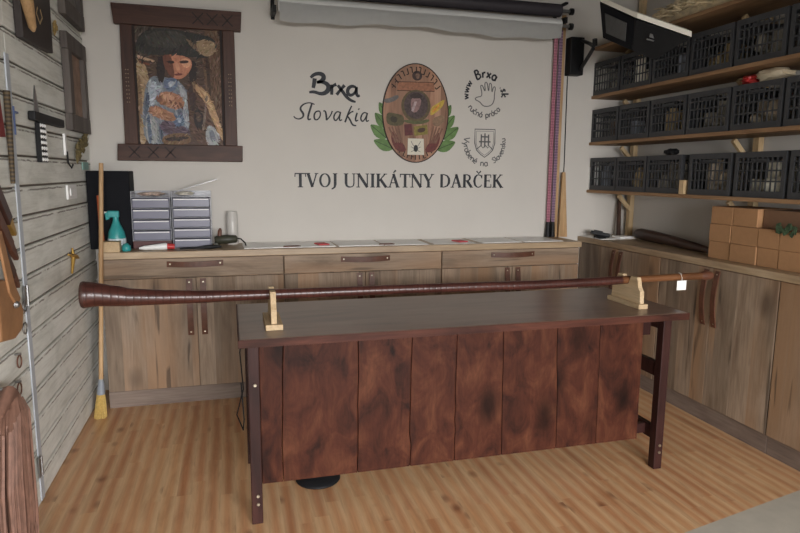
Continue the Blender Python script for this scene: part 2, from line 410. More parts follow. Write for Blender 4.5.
# ------------------------------------------------------------------ counter on the right wall
FX = 2.6
ys = (4.21, 3.272, 2.388, 1.5)
names = ('oak side cabinet in the far corner behind the desk end', 'oak side cabinet below the stacked cardboard boxes', 'nearest oak side cabinet at the right edge of the photo')
for i in range(3):
    y1, y0 = ys[i]-.001, ys[i+1]+.001
    ym = (y0+y1)/2 if i else 3.715
    c = thing('side_cabinet', names[i] + ', two tall plank doors', 'cabinet', (2.8, ym, 0), 'base cabinets of the right wall')
    obj('body', MB().box(FX+.02, 2.994, y0, y1, .1, .905), M['oak_z_y'], c)
    obj('plinth', MB().box(FX+.015, 2.98, y0, y1, 0, .0995), M['plinth_y'], c, .002)
    for sgn in (1, -1):
        a, b = (ym+.0015, y1-.003) if sgn > 0 else (y0+.003, ym-.0015)
        d = obj('door', MB().box(FX, FX+.0195, a, b, .104, .9), M['oak_z_y'], c, .002)
        strap(d, FX, ym+sgn*.042, .57, .888, 'x')
tag(obj('worktop', MB().box(2.582, 2.996, 1.49, 4.216, .9055, .945), M['oak_top_y'], None, .003), 'oak worktop along the right wall under the shelves', 'worktop')

# ------------------------------------------------------------------ the desk
t = thing('desk', 'dark stained wooden desk with a plank front in the middle of the room', 'desk', (1.02, 2.66, 0))
obj('top', MB().box(.017, 2.027, 2.335, 3.0, .754, .785), M['desk_top'], t, .003)
for b_ in ((.012, 2.032, 2.330, 2.3345), (.012, 2.032, 3.0005, 3.005), (.012, .0165, 2.335, 3.0), (2.0275, 2.032, 2.335, 3.0)):
    obj('edge_band', MB().box(*b_, .7525, .7835), M['desk_edge'], t, .001)
jt = (.092, .186, .494, .73, .938, 1.152, 1.424, 1.648, 1.882)
jb = (.092, .178, .496, .728, .934, 1.168, 1.444, 1.656, 1.886)
def edge(i, s):
    rr = random.Random(i*31+5); ph = rr.random()*6; amp = .0045 if 0 < i < 8 else 0
    out = []
    for k in range(13):
        q = k/12; z = .735-.6*q + 0.0
        out.append((jt[i]+(jb[i]-jt[i])*q + amp*math.sin(ph+q*(3+3*rr.random()))*(.6+.4*math.sin(7*q+ph)) + s*.0011, z))
    return out
for i in range(8):
    poly = edge(i, 1) + edge(i+1, -1)[::-1]
    zb = .135 - .004*i*0
    obj('front_board', MB().prism(poly, lambda u, v, d: (u, d, v), 2.452, 2.476), M['desk_panel'], t, .0025)
for x in (.046, 1.940):
    for y in (2.385, 2.93):
        lg = obj('leg', MB().box(x, x+.044, y, y+.045, 0, .752), M['desk_leg'], t, .003)
        if y < 2.5:
            for z in ((.12, .085) if x > 1 else (.585, .12, .085)):
                obj('bolt', MB().tube([(x+.026, y+.0005, z), (x+.026, y-.004, z)], [.0075, .0055], 10), M['stud'], lg)
    obj('side_rail', MB().box(x+.008, x+.036, 2.429, 2.931, .455, .525), M['desk_leg'], t, .002)
    obj('side_rail', MB().box(x+.008, x+.036, 2.429, 2.931, .14, .205), M['desk_leg'], t, .002)
    obj('apron', MB().box(x+.008, x+.036, 2.429, 2.931, .69, .752), M['desk_leg'], t, .002)
obj('front_rail', MB().box(.09, 1.94, 2.4755, 2.50, .65, .752), M['desk_leg'], t, .002)
obj('lower_rail', MB().box(.083, 1.948, 2.4755, 2.50, .15, .2), M['desk_leg'], t, .002)
# cable hanging at the left end of the desk
tag(obj('cable', MB().tube([(.03, 2.62, .7515), (.02, 2.6, .66), (.03, 2.6, .5), (.0, 2.62, .38), (.025, 2.64, .3), (.03, 2.66, .34), (.022, 2.68, .5)], .003, 6), M['black'], None, smooth=True), 'thin dark cable hanging under the left end of the desk', 'cable')
# stool standing behind the plank front
t = thing('stool', 'black round-based stool half hidden behind the desk front', 'stool', (.355, 2.70, 0))
obj('base', MB().lathe([(.1, 0), (.104, .006), (.1, .014), (.06, .024), (.03, .034), (.026, .05)], (.355, 2.70, 0), 40), M['black'], t, smooth=True)
obj('column', MB().lathe([(.022, .045), (.022, .45)], (.355, 2.70, 0), 20), M['steel'], t, smooth=True)
obj('seat', MB().lathe([(.14, .45), (.17, .465), (.172, .5), (.15, .52), (.02, .525)], (.355, 2.70, 0), 40), M['black'], t, smooth=True)

# ------------------------------------------------------------------ the horn on its two stands
HY = 2.57
prof = [(-.556,.939,.0507),(-.54,.939,.0505),(-.511,.938,.0465),(-.45,.930,.0405),(-.386,.922,.0345),(-.254,.916,.0285),(-.117,.912,.0250),(.03,.911,.0225),(.136,.910,.0212),(.319,.909,.0210),(.574,.908,.0208),(.942,.906,.0206),(1.368,.901,.0208),(1.654,.902,.0210),(1.80,.905,.0205),(1.87,.906,.0182),(1.978,.907,.0172),(2.2,.909,.0178),(2.33,.910,.0185)]
t = thing('wooden_horn', 'very long slender brown wrapped horn lying on two stands across the desk', 'horn', (.9, HY, .885))
def interp(x):
    for a, b in zip(prof, prof[1:]):
        if a[0] <= x <= b[0]:
            q = (x-a[0])/(b[0]-a[0]); q2 = q*q*(3-2*q)*.5+q*.5
            return a[1]+(b[1]-a[1])*q2, a[2]+(b[2]-a[2])*q2
    return prof[-1][1:]
N = 150; P = []; Rr = []
for i in range(N+1):
    x = -.556 + 2.382*i/N; z, r = interp(x); P.append((x, HY, z)); Rr.append(r*(1+.006*math.sin(x*2*PI/.027)+.01*math.sin(x*41)))
obj('tube', MB().tube(P, Rr, 24), M['horn'], t, smooth=True)
P = []; Rr = []
for i in range(41):
    x = 1.826 + .46*i/40; z, r = interp(x); P.append((x, HY, z)); Rr.append(r)
obj('neck', MB().tube(P, Rr, 20), wood('horn_neck_wood', srgb(74,46,30), srgb(108,70,44), srgb(128,86,56), grain='x', rough=.4), t, smooth=True)
obj('mouthpiece', MB().tube([(2.286,HY,.9095),(2.30,HY,.91),(2.34,HY,.91),(2.352,HY,.91)], [.018,.0215,.022,.018], 20), M['leather'], t, smooth=True)
obj('bell_rim', MB().tube([(-.562,HY,.939),(-.556,HY,.939),(-.548,HY,.939)], [.049,.0525,.0515], 28), M['leather_dark'], t, smooth=True)
# paper tag tied to the neck
tg = thing('price_tag', 'small white paper tag hanging from the thin end of the horn', 'tag', (2.16, HY, .85))
obj('card', MB().box(2.132, 2.186, HY-.022, HY-.0205, .846, .894), M['paper'], tg)
obj('string', MB().tube([(2.16, HY-.021, .893), (2.16, HY-.0195, .91), (2.16, HY-.008, .928), (2.16, HY+.006, .929)], .0012, 6), M['paper'], tg)
def stand(x0, x1, y0, y1, lab, hz, hr):
    xm = (x0+x1)/2
    t = thing('horn_stand', lab, 'stand', (xm, (y0+y1)/2, .7855), 'plywood stands under the horn')
    obj('foot', MB().box(x0, x1, y0, y1, .7855, .808), M['plywood'], t, .0015)
    ym = HY; zt = hz+.024; r = hr+.0005
    prof_ = [(y0+.012, .8085), (y1-.012, .8085), (y1-.02, .865), (y1-.035, .885), (y1-.06, zt)]
    if ym+r+.014 < y1-.06: prof_.append((ym+r+.012, zt))
    prof_ += [(ym + r*math.cos(a), hz + r*math.sin(a)) for a in [-PI*k/12 for k in range(0, 13)]]
    prof_ += [(ym-r-.012, zt), (y0+.045, zt), (y0+.032, .885), (y0+.016, .865)]
    obj('cradle', MB().prism(prof_, lambda u, v, d: (d, u, v), xm-.011, xm+.011), M['plywood'], t, .001)
z, r = interp(.156); stand(.122, .190, 2.448, 2.69, 'pale plywood horn stand near the left end of the desk', z, r)
z, r = interp(1.866); r = .0197; stand(1.842, 1.892, 2.446, 2.70, 'pale plywood horn stand near the right end of the desk', z, r)

# ------------------------------------------------------------------ wall shelves and crates on the right
SX = 2.65
posts = []
for y in (4.14, 2.98):
    tag(obj('shelf_upright', MB().box(2.962, 2.9985, y-.022, y+.022, .9455, 2.7), M['pine'], None, .002), {4.14: 'pale wooden upright post carrying the shelves near the back corner', 2.98: 'pale wooden upright post on the right wall behind the cardboard boxes', 1.9: 'pale wooden upright post on the right wall nearest the camera'}[y], 'post')
tops = (2.345, 1.995, 1.655, 1.300)
nm = ('topmost wooden wall shelf holding pale fleece', 'second wooden wall shelf from the top carrying the highest crates', 'third wooden wall shelf from the top carrying the middle crates', 'lowest wooden wall shelf, carrying crates above the cardboard boxes')
for z, lab in zip(tops, nm):
    t = thing('wall_shelf', lab, 'shelf', (2.8, 2.8, z-.022), 'plank shelves on the right wall')
    obj('board', MB().box(SX-.012, 2.96, 1.45, 4.215, z-.022, z), M['pine_y'], t, .002)
    for y in (4.1, 3.02):
        m = MB(); a = Vector((2.95, y, z-.15)); b = Vector((2.84, y, z-.036)); d = (b-a)/2; n_ = Vector((-d.z, 0, d.x)).normalized()
        m.obox((a+b)/2, d, Vector((0, .012, 0)), n_*.014)
        obj('brace', m, M['pine'], t, .002)

# one crate, then copies
def make_crate():
    t = thing('crate', '', 'crate', (0, 0, 0), 'black lattice crates on the wall shelves')
    W, D, H = .322, .285, .238; th = .006
    b = MB(); b.box(-D/2, D/2, -W/2, W/2, 0, .008)
    obj('bottom', b, M['crate'], t)
    def wall(u0, u1, fn, nm):
        b = MB()
        def q(a, c, e, g, d=th): 
            p, s_ = fn(a, e, 0), fn(c, g, d); b.box(min(p[0],s_[0]), max(p[0],s_[0]), min(p[1],s_[1]), max(p[1],s_[1]), min(p[2],s_[2]), max(p[2],s_[2]))
        q(u0, u1, .008, .034); q(u0, u1, H-.03, H, th+.003)
        q(u0, u0+.022, .034, H-.03); q(u1-.022, u1, .034, H-.03)
        n = 9; L = u1-u0-.044
        for k in range(1, n):
            u = u0+.022+L*k/n; q(u-.0035, u+.0035, .034, H-.03, th*.7)
        for z in (.085, .14, .185): q(u0+.022, u1-.022, z-.004, z+.004, th*.8)
        q((u0+u1)/2-.055, (u0+u1)/2+.055, .185, .2)
        obj(nm, b, M['crate'], t)
    wall(-W/2, W/2, lambda a, e, d: (-D/2+d, a, e), 'front')
    wall(-W/2, W/2, lambda a, e, d: (D/2-d, a, e), 'back')
    wall(-D/2+th, D/2-th, lambda a, e, d: (a, -W/2+d, e), 'side')
    wall(-D/2+th, D/2-th, lambda a, e, d: (a, W/2-d, e), 'side')
    return t
proto = make_crate(); used = False
goods = [plain('mixed_goods_%d' % k, c, .7, var=.45, scale=22) for k, c in enumerate((srgb(140,134,122), srgb(176,162,142), srgb(112,92,76), srgb(140,146,158), srgb(182,160,118)))]
def fill(x, y, z, seed, lab, bright=None, hmax=.17):
    rr = random.Random(seed); m = MB()
    for k in range(rr.randint(8, 13)):
        cx = x + rr.uniform(-.08, .08); cy = y + rr.uniform(-.095, .095); h = rr.uniform(.05, hmax)
        if rr.random() < .55:
            a = rr.uniform(0, PI); r = rr.uniform(.018, .032)
            dx, dy = math.cos(a)*.03, math.sin(a)*.03
            m.tube([(cx-dx, cy-dy, z+.008+r+h*.2), (cx, cy, z+.012+r+h*.5), (cx+dx, cy+dy, z+.008+r+h*.6)], [r, r*1.1, r*.8], 8)
        else:
            a = rr.uniform(0, PI); l1, l2 = rr.uniform(.015, .035), rr.uniform(.02, .04)
            m.obox((cx, cy, z+.0085+h/2), (l1*math.cos(a), l1*math.sin(a), 0), (-l2*math.sin(a), l2*math.cos(a), 0), (0, 0, h/2))
    o = obj('crate_goods', m, bright or goods[seed % 5], None, .002, smooth=True)
    tag(o, lab, 'goods', None, 'stuff')
ordn = ('first', 'second', 'third', 'fourth', 'fifth', 'sixth', 'seventh', 'eighth')
rows = ((1.995, 'highest crate row', [4.065, 3.725, 3.385, 3.045, 2.705, 2.365]),
        (1.655, 'middle crate row', [4.055, 3.715, 3.375, 3.035, 2.695, 2.355]),
        (1.300, 'lowest crate row', [4.043, 3.71, 3.375, 2.985, 2.635, 2.29]))
pale = plain('pale_goods', srgb(226,222,206), .5, var=.3, scale=18)
sd = 1
for z, rn, yy in rows:
    for i, y in enumerate(yy):
        c = proto if not used else copy_tree(proto); used = True
        c.location = (SX+.1465, y, z+.0003); c['label'] = 'black lattice crate in the %s, %s from the back wall' % (rn, ordn[i])
        fill(SX+.1465, y, z, sd, 'assorted goods inside the %s crate of the %s' % (ordn[i], rn), pale if (z < 1.4 and i == 4) or (z > 1.9 and i < 2) else None, .2); sd += 1
# things tucked on the shelves
m = MB(); rr = random.Random(17)
m.tube([(2.74, 3.66, 2.375), (2.76, 3.5, 2.405), (2.77, 3.3, 2.42), (2.77, 3.05, 2.42), (2.76, 2.8, 2.40), (2.76, 2.6, 2.39)], [.02, .05, .07, .068, .05, .03], 14)
for k in range(220):
    y = rr.uniform(2.6, 3.62); a = rr.uniform(-.3, 2.6); R_ = .07*math.sin(min(1, (3.7-y)/.35)*PI/2); c = Vector((2.765, y, 2.41))
    p = c + Vector((-math.cos(a)*R_, 0, math.sin(a)*R_*.9)); tz = max(p.z, 2.352)
    d = Vector((rr.uniform(-.035, .01), rr.uniform(.03, .13), rr.uniform(-.02, .035)))
    q = p+d; q.z = max(q.z, 2.353); h_ = (p+q)/2+Vector((-.008, 0, .008)); p.z = tz; h_.z = max(h_.z, 2.353)
    m.tube([p, h_, q], [.006, .008, .002], 5)
tag(obj('fleece', m, M['wool'], None, smooth=True), 'pale beige fleece bundle spread along the topmost shelf', 'fleece', None, 'stuff')
t = thing('plastic_bag', 'crumpled red and white plastic bag on top of the middle crates', 'bag', (2.78, 2.75, 1.8935))
def blob(parent, name, c, r, mtl, seed, amp=.25, n=12):
    rr = random.Random(seed); bm = MB()
    bmesh.ops.create_icosphere(bm.bm, subdivisions=3, radius=1)
    ph = [rr.uniform(0, 6) for _ in range(6)]
    for v in bm.bm.verts:
        k = 1 + amp*(.5*math.sin(5*v.co.x+ph[0])*math.sin(6*v.co.y+ph[1]) + .35*math.sin(11*v.co.z+ph[2]+4*v.co.y) + .2*math.sin(17*v.co.y+ph[3]))
        v.co = Vector((c[0]+v.co.x*r[0]*k, c[1]+v.co.y*r[1]*k, c[2]+v.co.z*r[2]*k))
    return obj(name, bm, mtl, parent, smooth=True)
blob(t, 'body', (2.76, 2.70, 1.934), (.07, .10, .036), plain('crinkled_white_film', srgb(200,186,160), .35, var=.2, scale=14), 3)
blob(t, 'printed_end', (2.75, 2.82, 1.925), (.05, .065, .028), M['red_pl'], 5)
tag(blob(None, 'pouch', (2.76, 3.44, 1.562), (.04, .055, .022), M['black'], 8), 'small black pouch lying on the lowest crate row', 'pouch')
tag(obj('carton', MB().box(2.640, 2.70, 3.165, 3.2055, 1.3005, 1.385), M['pine'], None, .002), 'small cream wooden block standing between crates on the lowest shelf', 'block')
tag(obj('packet', MB().box(2.655, 2.73, 4.2065, 4.2190, 1.3005, 1.47), M['white_pl'], None, .002), 'slim white packet at the back end of the lowest shelf', 'packet')

# fringed thing, posts and stick in the corner
tag(obj('walking_stick', MB().tube([(2.862, 4.10, .9455), (2.89, 4.15, 1.15), (2.905, 4.18, 1.285)], [.017, .015, .014], 12), wood('dark_stick', srgb(48,32,26), srgb(74,50,38), srgb(120,86,60), grain='z', rough=.5), None, smooth=True), 'dark wooden stick leaning in the back right corner', 'stick')
tag(obj('bat', MB().tube([(2.886, 3.905, .9895), (2.884, 3.895, .9895), (2.876, 3.85, .9895), (2.855, 3.68, .988), (2.83, 3.48, .983), (2.79, 3.2, .973), (2.775, 3.09, .968), (2.765, 3.0, .968), (2.762, 2.98, .968)], [.018, .033, .041, .0405, .036, .026, .021, .019, .022], 20), wood('dark_bat', srgb(46,32,26), srgb(66,46,38), srgb(80,58, 48), grain='y', rough=.45), None, smooth=True), 'dark brown wooden bat lying on the right worktop against the wall', 'bat')

# cardboard boxes
cols = [(2.952, 2.795), (2.790, 2.612), (2.608, 2.478), (2.474, 2.325)]
rown = ('bottom', 'middle', 'top')
for ci, (y1, y0) in enumerate(cols):
    for ri in range(3):
        if ri == 2 and ci > 0: continue
        z = .9456 + ri*.0983
        t = thing('cardboard_box', 'plain brown cardboard box, %s row, %s from the bat end of the stack' % (rown[ri], ordn[ci]), 'box', (2.78, (y0+y1)/2, z), 'cardboard boxes stacked on the right worktop')
        dx = random.uniform(-.004, .004)
        obj('carton', MB().box(2.664+dx, 2.90+dx, y0, y1, z, z+.0975), M['card'], t, .003)
z = .9456+2*.0983
t = thing('cardboard_box', 'wide brown cardboard box on top of the stack beside the small top box', 'box', (2.78, 2.70, z), 'cardboard boxes stacked on the right worktop')
obj('carton', MB().box(2.668, 2.90, 2.628, 2.79, z, z+.0985), M['card'], t, .003)
t = thing('cardboard_box', 'cardboard box coloured darker for shade, on top of the stack at the right edge', 'box', (2.78, 2.40, z), 'cardboard boxes stacked on the right worktop')
obj('carton', MB().box(2.70, 2.92, 2.33, 2.622, z, z+.0965), M['card_shaded'], t, .003)
m = MB(); rr = random.Random(4)
for k in range(46):
    q = rr.random(); y = 2.49-.2*q; z0 = 1.158 + rr.uniform(-.022, .02) - .02*q; s_ = rr.uniform(.008, .018)
    a = rr.uniform(0, 6); m.obox((2.652+rr.uniform(-.004, .005), y, z0), (0, s_*math.cos(a), s_*math.sin(a)), (0, -s_*.4*math.sin(a), s_*.4*math.cos(a)), (.0015, 0, 0))
tag(obj('garland', m, M['green'], None), 'dark green foil garland hanging over the stacked cardboard boxes', 'garland')

# ------------------------------------------------------------------ speaker on a wall arm
t = thing('speaker_bracket', 'black wall bracket with two arms beside the paper rolls', 'bracket', (2.45, 4.2, 2.13))
obj('plate', MB().box(2.405, 2.515, 4.14, 4.2195, 2.13, 2.395), M['black'], t, .006)
obj('arm', MB().tube([(2.49, 4.135, 2.37), (2.44, 3.95, 2.31), (2.374, 3.80, 2.262)], .013, 8), M['black'], t)
obj('arm', MB().tube([(2.49, 4.14, 2.17), (2.43, 3.95, 2.22), (2.372, 3.80, 2.245)], .013, 8), M['black'], t)
t = thing('lamp_hood', 'black angular hooded box with a white top edge on a wall arm', 'hood', (2.36, 3.4, 2.06))
A0, A1 = (2.292, 3.62, 2.484), (2.327, 3.62, 2.275)
B0, B1 = (2.328, 3.30, 2.318), (2.354, 3.357, 2.155)
C0, C1 = (2.538, 3.08, 2.181), (2.451, 3.258, 2.086)
def back(p, dy=.15, dz=.055, dx=.095): return (p[0]+dx, p[1]+dy, p[2]+dz)
m = MB()
def hull(m, pts):
    vs_ = [m.bm.verts.new(p) for p in pts]; bmesh.ops.convex_hull(m.bm, input=vs_)
hull(m, [A0, A1, B0, B1, back(A0), back(A1), back(B0), back(B1)])
obj('left_shell', m, M['black_sat'], t, .004)
m = MB(); e = .0015
hull(m, [(B0[0]+e, *B0[1:]), (B1[0]+e, *B1[1:]), C0, C1, back((B0[0]+e, *B0[1:])), back((B1[0]+e, *B1[1:])), back(C0), back(C1)])
obj('right_shell', m, M['black'], t, .004)
def lid(p, q, nm):
    p, q = Vector(p), Vector(q); m = MB(); f = Vector((0, -.012, 0)); u = Vector((0, 0, .003)); h = Vector((0, 0, .030))
    hull(m, [p+f+u, q+f+u, Vector(back(p))+u, Vector(back(q))+u, p+f+u+h, q+f+u+h, Vector(back(p))+u+h, Vector(back(q))+u+h])
    obj(nm, m, plain('cream_lid', srgb(248,243,230), .4, var=.02), t, .002)
lid(A0, B0, 'white_top'); lid((B0[0]+.003, *B0[1:]), C0, 'white_top')
def quadpt(a, b, c, d, u, v):
    a, b, c, d = map(Vector, (a, b, c, d)); return (a*(1-u)+b*u)*(1-v)+(c*(1-u)+d*u)*v
m = MB(); of = Vector((0, -.003, 0))
nrm_ = (Vector(B0)-Vector(A0)).cross(Vector(A1)-Vector(A0)).normalized()
if nrm_.y > 0: nrm_ = -nrm_
hull(m, [quadpt(A0, B0, A1, B1, u, v)+nrm_*k for u, v in ((.16,.22),(.8,.22),(.8,.8),(.16,.8)) for k in (.001, .006)])
obj('grille', m, plain('dark_grey_grille', srgb(84,84,84), .7), t)
m = MB(); q = quadpt(B0, C0, B1, C1, .42, .34)
m.obox(q+Vector((0,-.004,0)), (.016,-.002,-.004), (0,.002,0), (.002,0,.010)); m.obox(q+Vector((-.012,-.004,-.022)), (.022,-.003,-.004), (0,.002,0), (.001,0,.004))
obj('badge', m, M['steel'], t)
obj('mount', MB().tube([(2.372, 3.78, 2.262), (2.36, 3.765, 2.30)], .016, 10), M['black'], t)
tag(obj('wall_cable', MB().tube([(2.43, 4.214, 2.129), (2.432, 4.214, 1.9), (2.436, 4.213, 1.5), (2.433, 4.213, 1.2), (2.44, 4.21, .95)], .0035, 6), M['black'], None, smooth=True), 'thin grey cable running down the wall from the bracket', 'cable')

# ------------------------------------------------------------------ rolls over the back wall
RY = 4.08
for z, r, mt, lab, x0, x1 in ((2.445, .046, 'white_roll', 'white paper backdrop roll hung high on the back wall', .325, 2.27), (2.545, .043, 'dark_roll', 'dark backdrop roll hung above the white roll', .48, 2.27)):
    t = thing('backdrop_roll', lab, 'roll', (1.3, RY, z-r))
    obj('roll', MB().tube([(x0, RY, z), (x1, RY, z)], r, 28), M[mt], t, smooth=True)
    if z < 2.5:
        m = MB(); prev = None
        for k in range(33):
            x = x0+.006+(x1-x0-.012)*k/32; zb = 2.345 - .012*math.sin(3*k/32*PI+.6) - .006*math.sin(k*1.1)
            row = [m.bm.verts.new(p) for p in ((x, RY-r-.001, z), (x, RY-r-.002, z-.05), (x, RY-r+.004, zb))]
            if prev: 
                for a in range(2): m.bm.faces.new((prev[a], row[a], row[a+1], prev[a+1]))
            prev = row
        bmesh.ops.solidify(m.bm, geom=m.bm.faces[:], thickness=.0012)
        obj('loose_end', m, M[mt], t, smooth=True)
    obj('core', MB().tube([(x1-.01, RY, z), (2.355, RY, z)], .012, 12), M['steel'], t, smooth=True)
    obj('knob', MB().tube([(2.345, RY, z), (2.35, RY, z), (2.372, RY, z), (2.376, RY, z)], [.014, .023, .023, .014], 14), M['black'], t, smooth=True)
for x, lab in ((.302, 'dark left-hand hook bracket of the backdrop rolls'), (2.305, 'dark right-hand hook bracket of the backdrop rolls')):
    tag(obj('roll_bracket', MB().box(x-.012, x+.012, RY-.03, 4.2195, 2.46, 2.50).box(x-.012, x+.012, 4.205, 4.2195, 2.38, 2.62).box(x-.012, x+.012, RY-.03, 4.2195, 2.585, 2.60) if x > 1 else MB().box(x-.012, x+.012, RY-.03, 4.2195, 2.392, 2.43).box(x-.012, x+.012, 4.205, 4.2195, 2.38, 2.62), M['black'], None, .002), lab, 'bracket')
for x0, x1, mt, lab, z0 in ((2.292, 2.322, 'pink_tape', 'pink bead chain hanging straight down beside the slogan wall', 1.02), (2.334, 2.358, 'mauve_tape', 'mauve bead chain hanging next to the pink one', 1.02)):
    t = thing('pull_chain', lab, 'chain', ((x0+x1)/2, 4.19, z0))
    obj('loop', MB().tube([((x0+x1)/2-.006, 4.185, 2.44), ((x0+x1)/2-.006, 4.188, z0+.03)], .008, 8).tube([((x0+x1)/2+.008, 4.185, 2.44), ((x0+x1)/2+.008, 4.188, z0+.03)], .008, 8), M[mt], t, smooth=True)
    obj('weight', MB().tube([((x0+x1)/2, 4.185, z0-.074), ((x0+x1)/2, 4.186, z0+.04)], [.02, .015], 10), M['black'], t, smooth=True)
tag(obj('slat', MB().box(2.364, 2.387, 4.19, 4.2195, .9455, 2.55), M['stick'], None, .002), 'tall narrow pale wooden slat upright on the back wall', 'slat')
m = MB(); m.prism([(2.389, .9455), (2.462, .9455), (2.424, 1.43), (2.402, 1.43)], lambda u, v, d: (u, d, v), 4.165, 4.187)
tag(obj('wedge_slat', m, M['stick'], None, .002), 'short tapering wooden slat leaning on the tall slat', 'slat')

# ------------------------------------------------------------------ lettering on the back wall
def arc(cx, cy, rx, ry, a0, a1, n=18):
    return [(cx+rx*math.cos(math.radians(a0+(a1-a0)*k/n)), cy+ry*math.sin(math.radians(a0+(a1-a0)*k/n))) for k in range(n+1)]
TK, TN = .17, .07
def serif(x, y, w=.30): return ([(x-w/2, y), (x+w/2, y)], .045)
GL = {
 'T': (.74, [([(.37,0),(.37,1)], TK), ([(.02,.97),(.72,.97)], .06), ([(.04,.99),(.03,.74)], .05), ([(.70,.99),(.71,.74)], .05), serif(.37,.022,.34)]),
 'V': (.78, [([(.12,1),(.40,.02)], TK), ([(.40,.02),(.67,1)], TN), serif(.12,.978,.28), serif(.67,.978,.24)]),
 'O': (.86, [('ring', .43,.5,.34,.48)]),
 'J': (.44, [([(.24,1),(.24,.2),(.20,.02),(.08,-.10),(.0,-.12)], [TK,TK,.12,.08,.06]), serif(.24,.978)]),
 'U': (.84, [([(.16,1),(.16,.3),(.20,.12),(.30,.04),(.42,.02),(.56,.05),(.65,.14),(.68,.3),(.68,1)], [TK,TK,.13,.1,.07,.06,TN,TN,TN]), serif(.16,.978), serif(.68,.978,.24)]),
 'N': (.90, [([(.14,0),(.14,1)], TN), ([(.14,1),(.74,0)], TK), ([(.74,0),(.74,1)], TN), serif(.12,.022,.24), serif(.10,.978,.2), serif(.74,.978,.24)]),
 'I': (.40, [([(.2,0),(.2,1)], TK), serif(.2,.022,.32), serif(.2,.978,.32)]),
 'K': (.84, [([(.18,0),(.18,1)], TK), ([(.22,.45),(.66,1)], TN), ([(.34,.58),(.72,0)], TK), serif(.18,.022), serif(.18,.978), serif(.66,.978,.24), serif(.74,.022,.24)]),
 'A': (.82, [([(.12,0),(.40,1)], TN), ([(.38,1),(.68,0)], TK), ([(.21,.34),(.56,.34)], .05), serif(.12,.022,.24), serif(.68,.022,.28)]),
 'Y': (.78, [([(.38,0),(.38,.45)], TK), ([(.38,.45),(.10,1)], TK), ([(.38,.45),(.66,1)], TN), serif(.38,.022,.32), serif(.10,.978,.26), serif(.66,.978,.24)]),
 'D': (.84, [([(.18,0),(.18,1)], TK), ([(.1,.97),(.36,.97),(.58,.88),(.70,.68),(.72,.5),(.70,.32),(.58,.12),(.36,.03),(.1,.03)], [.05,.055,.09,.15,.16,.15,.09,.055,.05])]),
 'R': (.80, [([(.18,0),(.18,1)], TK), ([(.1,.97),(.40,.97),(.55,.88),(.58,.74),(.54,.60),(.40,.52),(.2,.51)], [.05,.06,.11,.15,.11,.06,.05]), ([(.38,.52),(.70,.02)], TK), serif(.18,.022), serif(.72,.022,.2)]),
 'C': (.76, [([(.66,.76),(.60,.9),(.44,.98),(.30,.95),(.17,.80),(.11,.5),(.17,.2),(.30,.05),(.44,.02),(.58,.08),(.67,.22)], [.07,.06,.055,.08,.13,.16,.13,.08,.055,.055,.04]), ([(.665,.98),(.665,.70)], .045)]),
 'E': (.68, [([(.18,0),(.18,1)], TK), ([(.08,.97),(.58,.97)], .055), ([(.08,.03),(.60,.03)], .055), ([(.2,.52),(.46,.52)], .05), ([(.57,.99),(.57,.76)], .045), ([(.61,.0),(.59,.26)], .045), ([(.46,.42),(.46,.62)], .04)]),
}
WALLFN = lambda u, v, d: (u, d, v)
Y0 = YB-.0003
def glyph(strokes, x, z, h, parent, mat_, sx=1.0):
    m = MB()
    for s_ in strokes:
        if s_[0] == 'ring':
            _, cx, cy, rx, ry = s_; pts, wd = [], []
            for k in range(32):
                a = 2*PI*k/32; pts.append((x+(cx+(rx-.04)*math.cos(a))*h*sx, z+(cy+ry*.97*math.sin(a))*h)); wd.append((.055+.11*abs(math.cos(a)))*h)
            m.ribbon(pts, wd, WALLFN, Y0, Y0-.0018, True)
        else:
            pts, wd = s_
            wd = [(q*1.12+.012)*h for q in wd] if hasattr(wd, '__len__') else (wd*1.12+.012)*h
            m.ribbon([(x+a*h*sx, z+b*h) for a, b in pts], wd, WALLFN, Y0, Y0-.0018)
    return obj('letter', m, mat_, parent)
t = thing('slogan_lettering', 'black serif capitals TVOJ UNIKÁTNY DARČEK across the white back wall', 'lettering', (1.18, YB, 1.314))
txt = 'TVOJ UNIKÁTNY DARČEK'; BASE = {'Á': 'A', 'Č': 'C'}
adv = sum(GL[BASE.get(c, c)][0] if c != ' ' else .36 for c in txt)
h = .094; sx = (1.944-.423)/(adv*h); x = .423
for c in txt:
    if c == ' ': x += .36*h*sx; continue
    wd_, st = GL[BASE.get(c, c)]; st = list(st)
    if c == 'Á': st.append(([(.38,1.08),(.54,1.26)], [.06,.11]))
    if c == 'Č': st.append(([(.26,1.26),(.42,1.08),(.58,1.26)], [.09,.07,.09]))
    glyph(st, x, 1.314, h, t, M['ink'], sx); x += wd_*h*sx

